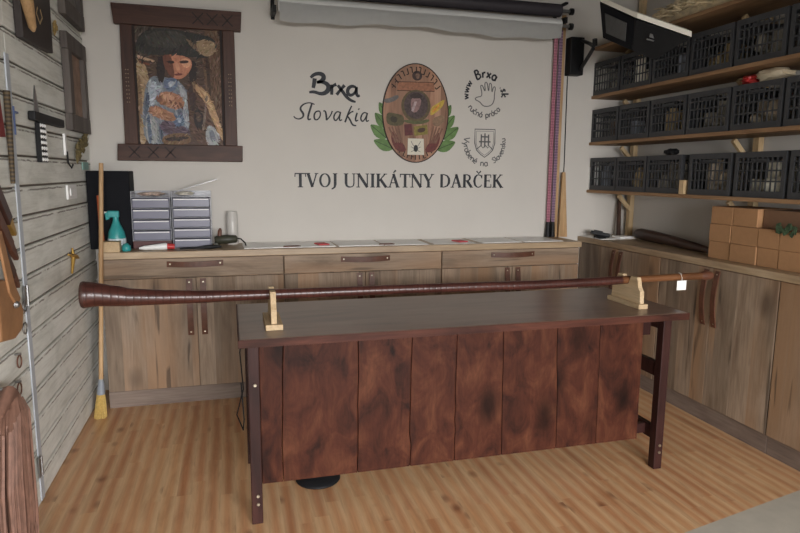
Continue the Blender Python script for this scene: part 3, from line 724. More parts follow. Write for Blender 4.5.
def traced(name, label, paths, cx, cz, scale, px, py, mat_, wbase):
    """hand lettering: each letter is a few brush strokes"""
    t = thing(name, label, 'lettering', (cx, YB, cz))
    for letter in paths:
        m = MB()
        for pts, wd in letter:
            p = chaikin(pts, 2, False)
            if hasattr(wd, '__len__'):
                n = len(p); ww = [wd[min(int(i/(n-1)*(len(wd)-1)), len(wd)-1)]*(1-((i/(n-1)*(len(wd)-1))%1)) + wd[min(int(i/(n-1)*(len(wd)-1))+1, len(wd)-1)]*((i/(n-1)*(len(wd)-1))%1) for i in range(n)]
            else: ww = wd
            if not hasattr(ww, '__len__'): ww = [ww]*len(p)
            ww = [q*scale*wbase for q in ww]
            m.ribbon([(cx+(a-px)*scale, cz-(b-py)*scale) for a, b in p], ww, WALLFN, Y0, Y0-.0018)
        obj('letter', m, mat_, t)
SC = .00084
traced('brush_lettering', 'bold black brush lettering Brxa above the word Slovakia', [
 [([(245,122),(240,160),(232,196)], [26,24,20]), ([(212,118),(240,92),(280,82),(312,92),(318,118),(296,142),(262,152)], [14,20,22,26,28,20,14]), ([(262,150),(310,146),(350,164),(356,200),(330,230),(290,240),(240,224),(200,230)], [14,18,26,30,26,20,18,12])],
 [([(374,164),(380,200),(378,242)], [20,20,18]), ([(380,192),(392,170),(416,160)], [12,16,22])],
 [([(428,166),(456,200),(500,258),(540,284),(572,290)], [16,20,20,16,10]), ([(482,164),(450,200),(418,240)], [22,16,20])],
 [([(575,176),(540,166),(508,190),(506,226),(532,244),(566,222),(580,176)], [14,18,22,22,18,14,14]), ([(580,172),(576,220),(588,246),(606,238)], [16,20,18,12])],
], .42, 1.783, SC, 70, 414, M['ink'], 1.3)
# Slovakia: italic strokes, baseline at crop row 445
traced('script_lettering', 'thin black italic lettering Slovakia under the brush word', [
 [([(242,322),(206,308),(160,318),(130,345),(128,368),(152,396),(150,424),(118,442),(88,436),(74,420)], [8,8,9,12,15,16,12,9,9,8])],
 [([(222,312),(208,355),(188,415),(188,446),(212,436)], [12,14,14,12,8])],
 [([(280,372),(252,376),(236,405),(240,440),(262,444),(284,420),(290,388),(280,370)], [9,10,12,12,9,10,10,8])],
 [([(312,372),(328,368),(336,400),(338,444)], [8,11,14,12]), ([(338,444),(372,405),(386,368)], [8,9,10])],
 [([(452,378),(424,370),(402,396),(396,430),(414,448),(436,420),(454,376)], [9,9,11,12,10,8,8]), ([(454,374),(442,420),(446,446),(466,434)], [10,12,10,7])],
 [([(546,322),(522,370),(490,456)], [9,12,13]), ([(560,366),(536,374),(510,404)], [11,9,7]), ([(510,404),(530,430),(552,478),(584,480)], [8,13,12,8])],
 [([(592,376),(576,424),(580,446),(600,434)], [12,13,11,7]), ([(602,342),(608,350)], [14,14])],
 [([(676,378),(648,370),(626,396),(620,430),(638,448),(660,420),(678,376)], [9,9,11,12,10,8,8]), ([(678,374),(666,420),(670,446),(690,434)], [10,12,10,7])],
], .425, 1.758, .000825, 74, 446, M['ink'], 1.12)

# small round stamps
SM = {
 'a': (.55, [arc(.24,.25,.2,.25,0,360,14), [(.44,.5),(.44,0)]]), 'c': (.5, [arc(.26,.25,.22,.25,50,310,12)]), 'e': (.55, [[(.05,.27),(.46,.27)], arc(.26,.25,.21,.25,0,310,12)]),
 'n': (.55, [[(.06,.5),(.06,0)], arc(.25,.28,.19,.22,180,0,8)+[(.44,0)]]), 'p': (.55, [[(.07,.5),(.07,-.28)], arc(.26,.25,.2,.25,0,360,14)]), 'r': (.4, [[(.07,.5),(.07,0)], [(.07,.3),(.2,.47),(.36,.48)]]),
 'u': (.55, [[(.06,.5)]+arc(.25,.22,.19,.22,180,360,8)+[(.44,.5)], [(.44,.5),(.44,0)]]), 'w': (.7, [[(.02,.5),(.17,0)],[(.17,0),(.33,.45)],[(.33,.45),(.49,0)],[(.49,0),(.64,.5)]]), 'v': (.5, [[(.02,.5),(.23,0)],[(.23,0),(.44,.5)]]),
 'o': (.55, [arc(.26,.25,.22,.25,0,360,14)]), 'b': (.55, [[(.07,.85),(.07,0)], arc(.26,.25,.2,.25,0,360,14)]), 's': (.45, [[(.36,.44),(.2,.5),(.08,.4),(.2,.27),(.34,.16),(.22,.02),(.05,.07)]]),
 'k': (.5, [[(.07,.85),(.07,0)], [(.4,.5),(.09,.22),(.42,0)]]), 'l': (.25, [[(.1,.85),(.1,0)]]), 'y': (.5, [[(.03,.5),(.23,.02)], [(.44,.5),(.1,-.28)]]), 'x': (.5, [[(.03,.5),(.43,0)], [(.43,.5),(.03,0)]]),
 'V': (.7, [[(.02,.85),(.33,0)],[(.33,0),(.64,.85)]]), 'S': (.6, [[(.5,.76),(.3,.86),(.1,.7),(.28,.46),(.5,.26),(.32,0),(.06,.1)]]), 'B': (.62, [[(.08,0),(.08,.85)], [(.08,.85),(.36,.82),(.44,.64),(.3,.46),(.08,.44)], [(.3,.46),(.5,.36),(.5,.1),(.3,0),(.08,0)]]), '.': (.25, [[(.09,.0),(.13,.05)]]), ' ': (.4, []),
}
def ring_text(parent, text, cx, cz, R, a_mid, size, inward, mat_, wd, sp=1.0):
    """letters on a circle; inward = tops point to the centre (text along the bottom)"""
    ac = {'č': 'c', 'á': 'a', 'é': 'e'}
    tot = sum(SM[ac.get(c, c)][0] for c in text)*size*sp
    pos = -tot/2
    for c in text:
        wv, st = SM[ac.get(c, c)]; w_ = wv*size*sp; st = [list(p) for p in st]
        if c in 'áé': st.append([(.22,.6),(.34,.78)])
        if c == 'č': st.append([(.14,.78),(.25,.62),(.36,.78)])
        mid = pos+w_/2
        if inward: a = math.radians(a_mid)+mid/R; ux, uz = -math.sin(a), math.cos(a); vx, vz = -math.cos(a), -math.sin(a); r0 = R+size*.25
        else: a = math.radians(a_mid)-mid/R; ux, uz = math.sin(a), -math.cos(a); vx, vz = math.cos(a), math.sin(a); r0 = R-size*.25
        ox, oz = cx+r0*math.cos(a), cz+r0*math.sin(a)
        if st:
            m = MB()
            for p in st:
                m.ribbon([(ox+ux*(q[0]-wv/2)*size+vx*q[1]*size, oz+uz*(q[0]-wv/2)*size+vz*q[1]*size) for q in p], wd, WALLFN, Y0, Y0-.0016)
            obj('letter', m, mat_, parent)
        pos += w_
HC = (1.783, 1.966)
t = thing('hand_stamp', 'round wall stamp with an outlined hand and ring lettering, right of the emblem', 'lettering', (HC[0], YB, 1.8))
ring_text(t, 'Brxa', HC[0], HC[1], .142, 88, .074, False, M['ink'], .013, 1.15)
ring_text(t, 'www', HC[0], HC[1], .142, 166, .058, False, M['ink'], .009, 1.1)
ring_text(t, '.sk', HC[0], HC[1], .142, 12, .066, False, M['ink'], .012, 1.1)
ring_text(t, 'ručná práca', HC[0], HC[1], .142, 268, .05, True, M['ink_grey'], .007, 1.0)
hand = [(-.01,-.078),(.05,-.07),(.072,-.03),(.07,.012),(.078,.05),(.072,.066),(.06,.06),(.054,.028),(.05,.03),(.048,.078),(.036,.09),(.028,.078),(.028,.035),(.022,.036),(.014,.088),(0,.094),(-.006,.08),(0,.034),(-.006,.032),(-.022,.07),(-.036,.07),(-.036,.054),(-.024,.014),(-.03,-.008),(-.06,-.012),(-.078,-.022),(-.07,-.034),(-.04,-.044)]
m = MB(); m.ribbon([(HC[0]+a, HC[1]+b) for a, b in chaikin(hand, 2)], .0065, WALLFN, Y0, Y0-.0016, True); obj('hand_outline', m, M['ink_grey'], t)
SCN = (1.79, 1.632)
t = thing('shield_stamp', 'wall stamp with a double-cross shield and curved lettering, under the hand stamp', 'lettering', (SCN[0], YB, 1.47))
ring_text(t, 'Vyrobené', SCN[0], SCN[1], .15, 206, .052, True, M['ink_grey'], .007, .95)
ring_text(t, 'na', SCN[0], SCN[1], .15, 270, .056, True, M['ink_grey'], .007)
ring_text(t, 'Slovensku', SCN[0], SCN[1], .15, 336, .048, True, M['ink_grey'], .007, .95)
m = MB(); sh = [(-.078,.098),(.078,.098),(.078,-.0),(.062,-.05),(.03,-.08),(0,-.1),(-.03,-.08),(-.062,-.05),(-.078,-.0)]
m.ribbon([(SCN[0]+a, SCN[1]+b) for a, b in sh], .007, WALLFN, Y0, Y0-.0016, True)
m.ribbon([(SCN[0]+a*.86, SCN[1]+b*.86) for a, b in sh], .003, WALLFN, Y0, Y0-.0016, True); obj('shield_outline', m, M['ink_grey'], t)
m = MB()
for p in ([(0,.07),(0,-.03)], [(-.032,.045),(.032,.045)], [(-.045,.01),(.045,.01)], [(-.028,.062),(-.028,-.02)], [(.028,.062),(.028,-.02)]): m.ribbon([(SCN[0]+a, SCN[1]+b) for a, b in p], .010, WALLFN, Y0, Y0-.0016)
obj('double_cross', m, M['ink_grey'], t)
m = MB(); m.ribbon([(SCN[0]+a, SCN[1]+b) for a, b in ((-.06,-.042),(-.03,-.018),(-.012,-.034),(.004,-.014),(.024,-.034),(.036,-.02),(.06,-.042))], .007, WALLFN, Y0, Y0-.0016); obj('hills', m, M['ink_grey'], t)

# ------------------------------------------------------------------ oval emblem
EC = (1.265, 1.823); RX, RZ = .237, .334
t = thing('oval_emblem', 'large oval wooden emblem with green leaves in the middle of the white wall', 'emblem', (EC[0], YB, 1.485))
leafm = plain('painted_leaf_green', srgb(92,124,66), .6, var=.3, scale=25); leafd = plain('leaf_outline', srgb(44,66,36), .6)
def ell(c, rx, rz, n=48, rot=0):
    return [(c[0]+rx*math.cos(2*PI*k/n)*math.cos(rot)-rz*math.sin(2*PI*k/n)*math.sin(rot), c[1]+rx*math.cos(2*PI*k/n)*math.sin(rot)+rz*math.sin(2*PI*k/n)*math.cos(rot)) for k in range(n)]
def epx(u, v): return (EC[0]+(u-192)*.00158*1.0, EC[1]-(v-270)*.00147)   # crop of the emblem to wall metres
for s_ in (-1, 1):
    for (zz, L, ang) in ((-.0, .115, 60), (-.075, .135, 50), (-.145, .15, 38), (-.215, .155, 22)):
        base = (EC[0]+s_*RX*(.86 if zz > -.2 else .66), EC[1]+zz-.03)
        a = math.radians(ang); d = (s_*math.cos(a), math.sin(a)); nn = (-d[1], d[0])
        L2 = L*1.02
        pts = [(base[0]+d[0]*L2*q+nn[0]*w_*L2, base[1]+d[1]*L2*q+nn[1]*w_*L2) for q, w_ in ((0,0),(.2,.2),(.5,.27),(.8,.14),(1,0),(.8,-.14),(.5,-.27),(.2,-.2))]
        lf = obj('leaf', MB().prism(chaikin(pts, 1), WALLFN, Y0, Y0-.003), leafm, t)
        obj('midrib', MB().ribbon([(base[0]+d[0]*L2*.05, base[1]+d[1]*L2*.05), (base[0]+d[0]*L2*.95, base[1]+d[1]*L2*.95)], .004, WALLFN, Y0-.003, Y0-.0038), leafd, lf)
emw = wood('emblem_boards', srgb(122,84,66), srgb(170,128,104), srgb(192,152,126), grain='z', across='x', plank=.045, pv=.3, crack=.4, rough=.55, rnd=False)
obj('oval_board', MB().prism(ell(EC, RX, RZ, 64), WALLFN, Y0-.001, Y0-.010), emw, t)
obj('rim', MB().ribbon(ell(EC, RX, RZ, 64), .007, WALLFN, Y0-.002, Y0-.0115, True), M['carve'], t)
lay = [Y0-.0101]
def patch(name, pts, col, smooth_=1, th=.0012, var=.3, isell=None):
    p = isell if isell else chaikin([epx(*q) for q in pts], smooth_)
    o = obj(name, MB().prism(p, WALLFN, lay[0], lay[0]-th), plain('emblem_'+name, srgb(*col), .6, var=var, scale=60), t); lay[0] -= .00022; return o
patch('banner_panel', [(108,128),(272,124),(276,165),(105,168)], (150,100,74), 0)
m = MB(); m.ribbon([epx(*q) for q in ((108,128),(272,124),(276,165),(105,168))], .004, WALLFN, lay[0], lay[0]-.0012, True); obj('banner_outline', m, M['carve'], t)
patch('medallion', None, (62,44,40), isell=ell(epx(196,97), .036, .033, 24)); patch('medallion_mark', [(186,88),(208,86),(206,110),(192,112)], (120,92,76), 1)
patch('grey_tool', [(48,208),(70,205),(105,186),(116,196),(100,214),(64,228),(46,222)], (104,98,96))
patch('olive_shape', [(62,268),(95,272),(136,280),(140,318),(112,332),(66,326),(56,300)], (84,76,48)); patch('olive_dark', [(76,284),(110,290),(104,316),(78,312)], (52,44,30))
patch('oval_frame', None, (92,78,52), isell=ell(epx(192,235), .106, .108, 36)); patch('oval_picture', None, (74,58,58), isell=ell(epx(192,232), .086, .092, 36), var=.5)
patch('pale_figure', [(172,195),(205,190),(218,215),(200,262),(176,268),(166,235)], (138,108,106)); patch('figure_hat', [(160,188),(196,172),(226,190),(212,200),(172,202)], (54,40,38)); patch('figure_sash', [(184,215),(196,215),(180,264),(170,258)], (170,150,150), 0)
patch('moss_strip', [(140,298),(205,306),(250,292),(256,306),(205,322),(138,312)], (86,88,52))
patch('yellow_leaf', [(256,276),(262,238),(290,220),(326,196),(318,228),(296,252),(270,274)], (190,160,66)); patch('yellow_leaf_core', [(262,268),(276,240),(306,218),(290,246)], (206,140,52))
patch('faded_tool', [(268,290),(320,268),(330,300),(296,330),(270,322)], (136,108,84))
patch('red_book', [(138,322),(172,318),(178,370),(142,374)], (92,38,40), 0); patch('green_book', [(182,330),(244,320),(248,364),(186,374)], (132,118,54), 0); patch('book_mark', [(198,340),(234,332),(236,352),(202,360)], (74,50,34), 1)
for s_ in (-1, 1):
    f = lambda u: 192+s_*(192-u)
    patch('red_hand', [(f(78),372),(f(90),350),(f(110),380),(f(150),432),(f(142),452),(f(104),444),(f(84),410)], (100,44,40))
    for k in range(4):
        patch('finger', [(f(66+k*14),338-k*3),(f(72+k*14),334-k*3),(f(104+k*9),402),(f(98+k*9),410)], (118,84,66), 0)
patch('white_tile', [(156,386),(228,386),(231,462),(154,462)], (212,206,190), 0, var=.05)
patch('beetle', None, (32,36,34), isell=ell(epx(192,432), .016, .024, 18))
for s_ in (-1, 1):
    for dv in (-16, 0, 15):
        m = MB(); m.ribbon([epx(192, 430), epx(192+s_*14, 430+dv), epx(192+s_*22, 424+dv*1.6)], .003, WALLFN, lay[0], lay[0]-.0012); obj('beetle_leg', m, M['ink'], t)
for a0, a1, n, k_ in ((142, 38, 13, .86), (238, 302, 9, .87)):   # worn carved strokes round the rim
    m = MB(); rr = random.Random(n)
    for k in range(n):
        a = math.radians(a0+(a1-a0)*k/(n-1)); c = (EC[0]+RX*k_*math.cos(a), EC[1]+RZ*(k_+.02)*math.sin(a)); d = (math.cos(a), math.sin(a)); l_ = .019
        m.ribbon([(c[0]-d[0]*l_, c[1]-d[1]*l_), (c[0]+d[0]*l_, c[1]+d[1]*l_)], .007, WALLFN, Y0-.010, Y0-.0118)
        e_ = rr.choice((-1, 0, 1)); m.ribbon([(c[0]+d[0]*l_*e_, c[1]+d[1]*l_*e_), (c[0]+d[0]*l_*e_-d[1]*.016, c[1]+d[1]*l_*e_+d[0]*.016)], .006, WALLFN, Y0-.010, Y0-.0118)
    obj('worn_carving', m, M['carve'], t)

# ------------------------------------------------------------------ framed painting
t = thing('framed_painting', 'painting of a figure in a broad hat in a heavy carved dark wood frame', 'painting', (-.28, YB, 1.478))
def rail(z0, z1, xa, xb, xc, xd): 
    obj('frame_rail', MB().prism([(xa, z0), (xb, z0), (xd, z1), (xc, z1)], WALLFN, YB-.0005, YB-.042), M['frame_x'], t, .004)
rail(2.286, 2.404, -.638, .100, -.648, .108); rail(1.476, 1.579, -.660, .088, -.654, .092)
for a, b, c, d in ((-.612, -.536, -.606, -.540), (-.016, .060, -.012, .060)):
    obj('frame_stile', MB().prism([(a, 1.5785), (b, 1.5785), (d, 2.2865), (c, 2.2865)], WALLFN, YB-.0005, YB-.034), M['frame'], t, .003)
obj('frame_liner', MB().box(-.54, -.525, YB-.03, YB-.001, 1.578, 2.287).box(-.03, -.015, YB-.03, YB-.001, 1.578, 2.287), M['carve'], t)
for zz, xx in ((2.345, (-.155, -.07, .02)), (1.53, (-.56, -.45, -.35))):
    for x in xx:
        m = MB()
        for s_ in (-1, 1): m.ribbon([(x-.032, zz-s_*.034), (x+.032, zz+s_*.034)], .007, WALLFN, YB-.0415, YB-.0435)
        obj('carved_cross', m, M['carve'], t)
for xx in ((-.585, -.572), (.018, .031)):
  m = MB()
  for k in range(9):
    z = 1.83+k*.024
    for x in xx: m.tube([(x, YB-.0335, z), (x, YB-.0365, z)], [.004, .003], 6)
  obj('lacing', m, plain('pale_lacing', srgb(150,126,100), .6), t)
# canvas: one painted surface whose paint lies in the mesh colours
cm = MB(); cl = cm.bm.loops.layers.float_color.new('paint'); dep = [YB-.012]
def cpt(u, v): return (-.536+(u-62)/(385-62)*.522, 1.577+(478-v)/(478-65)*.712)
shapes = []
def paint(pts, col, sm=2):
    shapes.append((chaikin(pts, 1) if sm else pts, col))
    poly = chaikin([cpt(*q) for q in pts], sm) if sm else [cpt(*q) for q in pts]
    f = cm.face([(u, dep[0], v) for u, v in poly]); dep[0] -= .00025
    if f:
        for lp in f.loops: lp[cl] = srgb(*col)
paint([(58,62),(388,62),(388,481),(58,481)], (84,64,52), 0)
paint([(300,62),(388,62),(388,481),(330,481)], (104,78,58), 1); paint([(318,150),(330,150),(338,300),(326,300)], (70,50,38), 1)
paint([(60,62),(150,62),(120,120),(100,200),(60,200)], (78,66,56), 1)
paint([(70,178),(102,196),(112,250),(104,340),(92,478),(60,478),(60,260)], (176,150,118)); paint([(66,230),(84,240),(80,400),(66,420)], (140,112,86))
paint([(104,236),(168,236),(238,256),(256,330),(250,440),(164,474),(84,478),(80,360)], (126,132,140))
for pts_, c_ in (([(108,250),(122,246),(112,330),(98,380)], (176,182,188)), ([(126,250),(140,246),(128,300),(118,322)], (84,92,108)), ([(150,262),(164,268),(150,292),(138,296)], (172,178,186)), ([(88,330),(104,322),(100,400),(86,430)], (96,104,118)), ([(112,392),(128,396),(132,470),(118,474)], (182,184,182)), ([(136,410),(150,414),(156,470),(146,472)], (76,84,100)), ([(216,262),(230,270),(238,330),(226,320)], (180,184,188)), ([(236,280),(250,300),(252,360),(240,340)], (82,90,106)), ([(226,344),(244,350),(250,420),(234,410)], (160,164,170)), ([(206,350),(222,352),(232,372),(214,372)], (88,94,108)), ([(96,300),(110,290),(112,330),(98,345)], (70,80,98))):
    paint(pts_, c_, 1)
paint([(112,260),(140,250),(134,330),(108,350)], (176,184,194)); paint([(90,360),(130,380),(140,470),(90,476)], (158,160,158)); paint([(96,370),(110,372),(112,470),(98,474)], (98,110,128))
paint([(220,268),(250,290),(254,400),(236,380)], (168,172,176)); paint([(160,246),(206,236),(220,262),(196,290),(168,280)], (104,116,140)); paint([(176,256),(204,250),(200,268),(182,274)], (180,186,196))
paint([(246,240),(300,262),(338,300),(388,462),(380,478),(262,476),(248,380)], (92,66,52)); paint([(252,260),(280,268),(276,360),(256,350)], (66,46,40))
paint([(270,252),(320,278),(352,350),(386,452),(376,470),(340,392),(312,318),(280,286)], (186,150,112)); paint([(300,276),(322,290),(346,350),(334,350)], (210,180,140))
paint([(310,412),(338,398),(372,458),(346,478),(310,476)], (164,166,168)); paint([(322,424),(340,418),(350,462),(330,466)], (112,118,128))
paint([(264,352),(300,344),(308,412),(272,420)], (42,32,32)); paint([(274,362),(294,358),(298,390),(280,396)], (84,62,52))
paint([(316,298),(324,300),(306,424),(298,420)], (128,110,96), 0)
paint([(140,402),(170,388),(254,420),(250,446),(160,446)], (92,74,86)); paint([(150,442),(244,430),(262,474),(146,480)], (120,92,66)); paint([(160,452),(244,444),(248,456),(162,466)], (56,42,36)); 
paint([(196,370),(228,372),(236,404),(206,416),(190,396)], (88,104,130)); paint([(204,378),(222,380),(224,396),(208,400)], (150,160,178))
paint([(126,312),(162,284),(226,300),(240,338),(204,354),(148,334)], (170,120,94)); paint([(150,300),(190,296),(206,316),(168,324)], (196,148,120)); paint([(128,312),(150,300),(160,326),(140,330)], (128,84,66))
for a_ in (0, 1, 2): paint([(176+a_*18,318+a_*4),(186+a_*18,316+a_*4),(204+a_*14,346),(198+a_*14,350)], (112,72,56), 1)
paint([(98,346),(142,338),(206,376),(194,398),(120,380)], (158,112,86)); paint([(110,350),(138,346),(160,362),(130,368)], (190,144,112))
paint([(146,168),(168,164),(172,226),(156,270),(138,240)], (46,34,30)); paint([(262,176),(288,180),(284,246),(260,262),(256,216)], (44,32,28)); paint([(270,240),(280,242),(278,290),(268,288)], (112,86,64))
paint([(164,160),(200,156),(264,166),(272,196),(248,232),(216,248),(186,232),(166,200)], (190,128,100)); paint([(164,160),(192,158),(200,190),(206,244),(184,230),(166,200)], (112,68,52))
paint([(226,170),(266,172),(264,200),(236,204)], (216,162,128)); paint([(222,180),(256,176),(258,186),(226,190)], (62,40,34)); paint([(180,182),(204,180),(206,190),(184,192)], (52,32,28)); paint([(208,186),(218,186),(228,212),(212,216)], (206,150,118)); paint([(202,226),(234,222),(232,230),(206,233)], (112,56,50))
paint([(66,150),(78,108),(116,74),(200,70),(290,84),(352,92),(366,126),(344,162),(284,168),(206,158),(140,166),(90,162)], (50,47,43))
paint([(100,104),(150,80),(230,78),(270,110),(200,140),(120,140)], (66,62,56)); paint([(284,112),(322,100),(358,108),(362,142),(330,164),(296,150)], (150,126,98)); paint([(240,96),(284,116),(298,148),(276,136)], (120,100,80))
paint([(74,166),(136,184),(140,192),(76,178)], (190,158,130), 0); paint([(78,186),(120,196),(116,202),(80,194)], (120,70,52), 0)
def inside(p, poly):
    c = False; n = len(poly)
    for i in range(n):
        (x1, y1), (x2, y2) = poly[i], poly[i-1]
        if (y1 > p[1]) != (y2 > p[1]) and p[0] < (x2-x1)*(p[1]-y1)/(y2-y1)+x1: c = not c
    return c
rr = random.Random(99)
for k in range(1500):                                # small brush strokes over the blocked-in shapes
    u, v = rr.uniform(66, 380), rr.uniform(70, 474)
    face_ = 160 < u < 275 and 165 < v < 245
    if face_ and rr.random() < .6: continue
    top = None
    for si, (pl_, c_) in enumerate(shapes):
        if inside((u, v), pl_): top = si
    pl_, col = shapes[top]; ang = (top*1.7) % 3.1 + rr.uniform(-.5, .5); L_ = rr.uniform(5, 15)*(.5 if face_ else 1); W_ = rr.uniform(1.2, 3.2)*(.6 if face_ else 1)
    j = rr.choice((-34, -22, -12, 10, 18, 30)) * (.6 if face_ else 1) * (.45 if sum(col) < 190 else 1); col = tuple(max(14, min(232, c_*1.0+j+rr.uniform(-7, 7))) for c_ in col)
    ca, sa = math.cos(ang), math.sin(ang); bend = rr.uniform(-2, 2)
    pts = [(u-ca*L_, v-sa*L_), (u-sa*W_+bend*sa, v+ca*W_-bend*ca), (u+ca*L_, v+sa*L_), (u+sa*W_+bend*sa, v-ca*W_-bend*ca)]
    pts = [(max(60, min(386, a)), max(64, min(479, b))) for a, b in pts]
    f = cm.face([(a, dep[0]-.0001-.0000012*k, b) for a, b in (cpt(*q) for q in pts)])
    if f:
        for lp in f.loops: lp[cl] = srgb(*col)
mt = NT('oil_paint'); at = mt.n('ShaderNodeVertexColor', layer_name='paint').outputs[0]
nz = mt.noise(mt.map(mt.coord(False), (1, 1, .6)), 45, 5, .65, 1.2)
mt.bump(nz, .15, .002)
PM = mt.done(mt.mix(.7, at, mt.ramp(nz, [(.3, (.62,.6,.6,1)), (.5, (1,1,1,1)), (.72, (1.25,1.22,1.2,1))]), 'MULTIPLY'), .5, 0, .35)
obj('canvas', cm, PM, t)

# ------------------------------------------------------------------ things on the back worktop
WT = .9453
tag(obj('black_cabinet_box', MB().box(-.814, -.578, 4.03, 4.2185, WT, 1.413), M['black_sat'], None, .006), 'tall plain black box standing in the left corner of the worktop', 'box')
tag(obj('wooden_box', MB().box(-.728, -.624, 3.848, 3.915, WT, 1.008), M['plywood'], None, .003), 'small pale wooden box in front of the teal spray bottle', 'box')
t = thing('spray_bottle', 'teal spray bottle standing behind the small wooden box', 'bottle', (-.655, 3.97, WT))
obj('body', MB().lathe([(.045, 0), (.05, .01), (.05, .07), (.044, .11), (.024, .155), (.016, .18), (.016, .2)], (-.655, 3.97, WT), 24), M['teal'], t, smooth=True)
obj('label', MB().lathe([(.0505, .02), (.0508, .03), (.0508, .065), (.0505, .072)], (-.655, 3.97, WT), 24), plain('bottle_label', srgb(196,206,210), .5, var=.3, scale=50), t, smooth=True)
obj('trigger_head', MB().box(-.70, -.635, 3.954, 3.986, WT+.195, WT+.235).obox((-.70, 3.97, WT+.205), (.012,0,.004), (0,.012,0), (-.003,0,.022)), M['teal'], t, .006)
obj('nozzle', MB().tube([(-.70, 3.97, WT+.222), (-.715, 3.97, WT+.222)], .009, 10), M['white_pl'], t)
tag(obj('orange_brush', MB().tube([(-.735, 3.97, WT), (-.737, 3.968, 1.1), (-.74, 3.966, 1.27)], [.012, .013, .01], 10), M['orange'], None, smooth=True), 'slim orange-handled tool standing upright beside the broom pole', 'tool')
tag(obj('teal_lid', MB().lathe([(.022, 0), (.026, .01), (.024, .03), (.01, .045)], (-.598, 3.915, WT), 18), M['teal'], None, smooth=True), 'small teal cap lying right of the wooden box', 'cap')
def organizer(x0, x1, z0, z1, nd, lab):
    t = thing('drawer_organizer', lab, 'organizer', ((x0+x1)/2, 4.1, z0))
    m = MB(); y0, y1 = 4.0, 4.19
    m.box(x0, x0+.004, y0, y1, z0, z1).box(x1-.004, x1, y0, y1, z0, z1).box(x0, x1, y1-.004, y1, z0, z1)
    hh = (z1-z0)/(nd+.55)
    for k in range(nd+1): m.box(x0+.004, x1-.004, y0, y1-.004, z0+k*hh, z0+k*hh+.0035)
    obj('shell', m, M['acrylic'], t)
    for k in range(nd):
        za, zb = z0+k*hh+.005, z0+(k+1)*hh-.006
        d = obj('drawer', MB().box(x0+.007, x1-.007, y0-.004, y1-.02, za, zb), M['drawer'], t, .003)
        obj('handle', MB().box(x0+.012, x1-.012, y0-.012, y0-.0045, zb-.010, zb-.004), M['white_pl'], d, .001)  # handle bar in white, carrying the highlight line along each drawer
    return t, hh
tag(obj('flat_case', MB().box(-.572, -.35, 4.0, 4.19, WT, .993), plain('dark_red_case', srgb(84,44,42), .5), None, .004), 'flat dark red case under the left drawer organizer', 'case')
organizer(-.572, -.35, .9934, 1.292, 4, 'left clear drawer organizer standing on the flat dark red case')
t, hh = organizer(-.343, -.115, WT, 1.292, 5, 'right clear drawer organizer with a tilted lid on top')
m = MB(); m.obox((-.19, 4.09, 1.33), (.115, 0, .036), (0, .09, 0), (-.0006, 0, .002)); obj('lid', m, M['acrylic'], t)
tag(blob(None, 'trinkets', (-.46, 4.09, 1.2745), (.075, .05, .012), plain('bright_trinkets', srgb(200,180,168), .4, var=.5, scale=60), 12, .4), 'bright trinkets in the open tray on top of the left organizer', 'trinkets', None, 'stuff')
tag(blob(None, 'trinkets', (-.27, 4.08, 1.278), (.055, .05, .012), plain('pale_trinkets', srgb(226,220,206), .4, var=.3, scale=60), 13, .4), 'pale trinkets in the open tray on top of the right organizer', 'trinkets', None, 'stuff')
t = thing('glue_tube', 'white squeeze tube with a red cap lying before the organizers', 'tube', (-.40, 3.93, WT))
obj('body', MB().tube([(-.53, 3.93, WT+.012), (-.50, 3.93, WT+.014), (-.38, 3.93, WT+.021), (-.372, 3.93, WT+.021)], [.006, .013, .021, .018], 14), M['white_pl'], t, smooth=True)
obj('cap', MB().tube([(-.372, 3.93, WT+.021), (-.33, 3.93, WT+.019)], [.018, .016], 14), M['red_pl'], t, smooth=True)
t = thing('glue_gun', 'dark olive hand tool lying right of the organizers', 'tool', (-.03, 4.05, WT))
obj('body', MB().tube([(-.10, 4.05, WT+.04), (-.09, 4.05, WT+.041), (-.02, 4.05, WT+.044), (.03, 4.05, WT+.045), (.04, 4.05, WT+.045)], [.018, .026, .028, .024, .012], 12), M['olive'], t, smooth=True)
obj('handle', MB().tube([(-.075, 4.05, WT+.04), (-.088, 4.03, WT+.018), (-.09, 3.98, WT+.015)], [.018, .015, .0145], 10), M['olive'], t, smooth=True)
obj('cord', MB().tube([(.03, 4.05, WT+.05), (.06, 4.05, WT+.045), (.085, 4.04, WT+.02), (.09, 4.02, WT+.005)], .0045, 6), M['black'], t, smooth=True)
obj('nozzle', MB().tube([(-.07, 4.05, WT+.066), (-.066, 4.05, WT+.10), (-.064, 4.05, WT+.115)], [.014, .013, .006], 10), M['leather'], t, smooth=True)
tag(obj('jar', MB().lathe([(.034, 0), (.037, .01), (.037, .19), (.033, .2), (.033, .215)], (.01, 4.165, WT), 24), clear_mat('cloudy_jar', srgb(214,210,204), .75, .3), None, smooth=True), 'tall cloudy jar behind the dark olive tool', 'jar')
tag(obj('black_pliers', MB().tube([(-.30, 3.91, WT+.007), (-.2, 3.92, WT+.009), (-.12, 3.93, WT+.012), (-.06, 3.935, WT+.012)], [.005, .006, .012, .006], 8), M['black'], None, smooth=True), 'black pliers lying in front of the right organizer', 'pliers')
px = ((.12, 'first'), (.40, 'second'), (.71, 'third'), (1.02, 'fourth'), (1.36, 'fifth'), (1.70, 'sixth'), (2.02, 'seventh'))
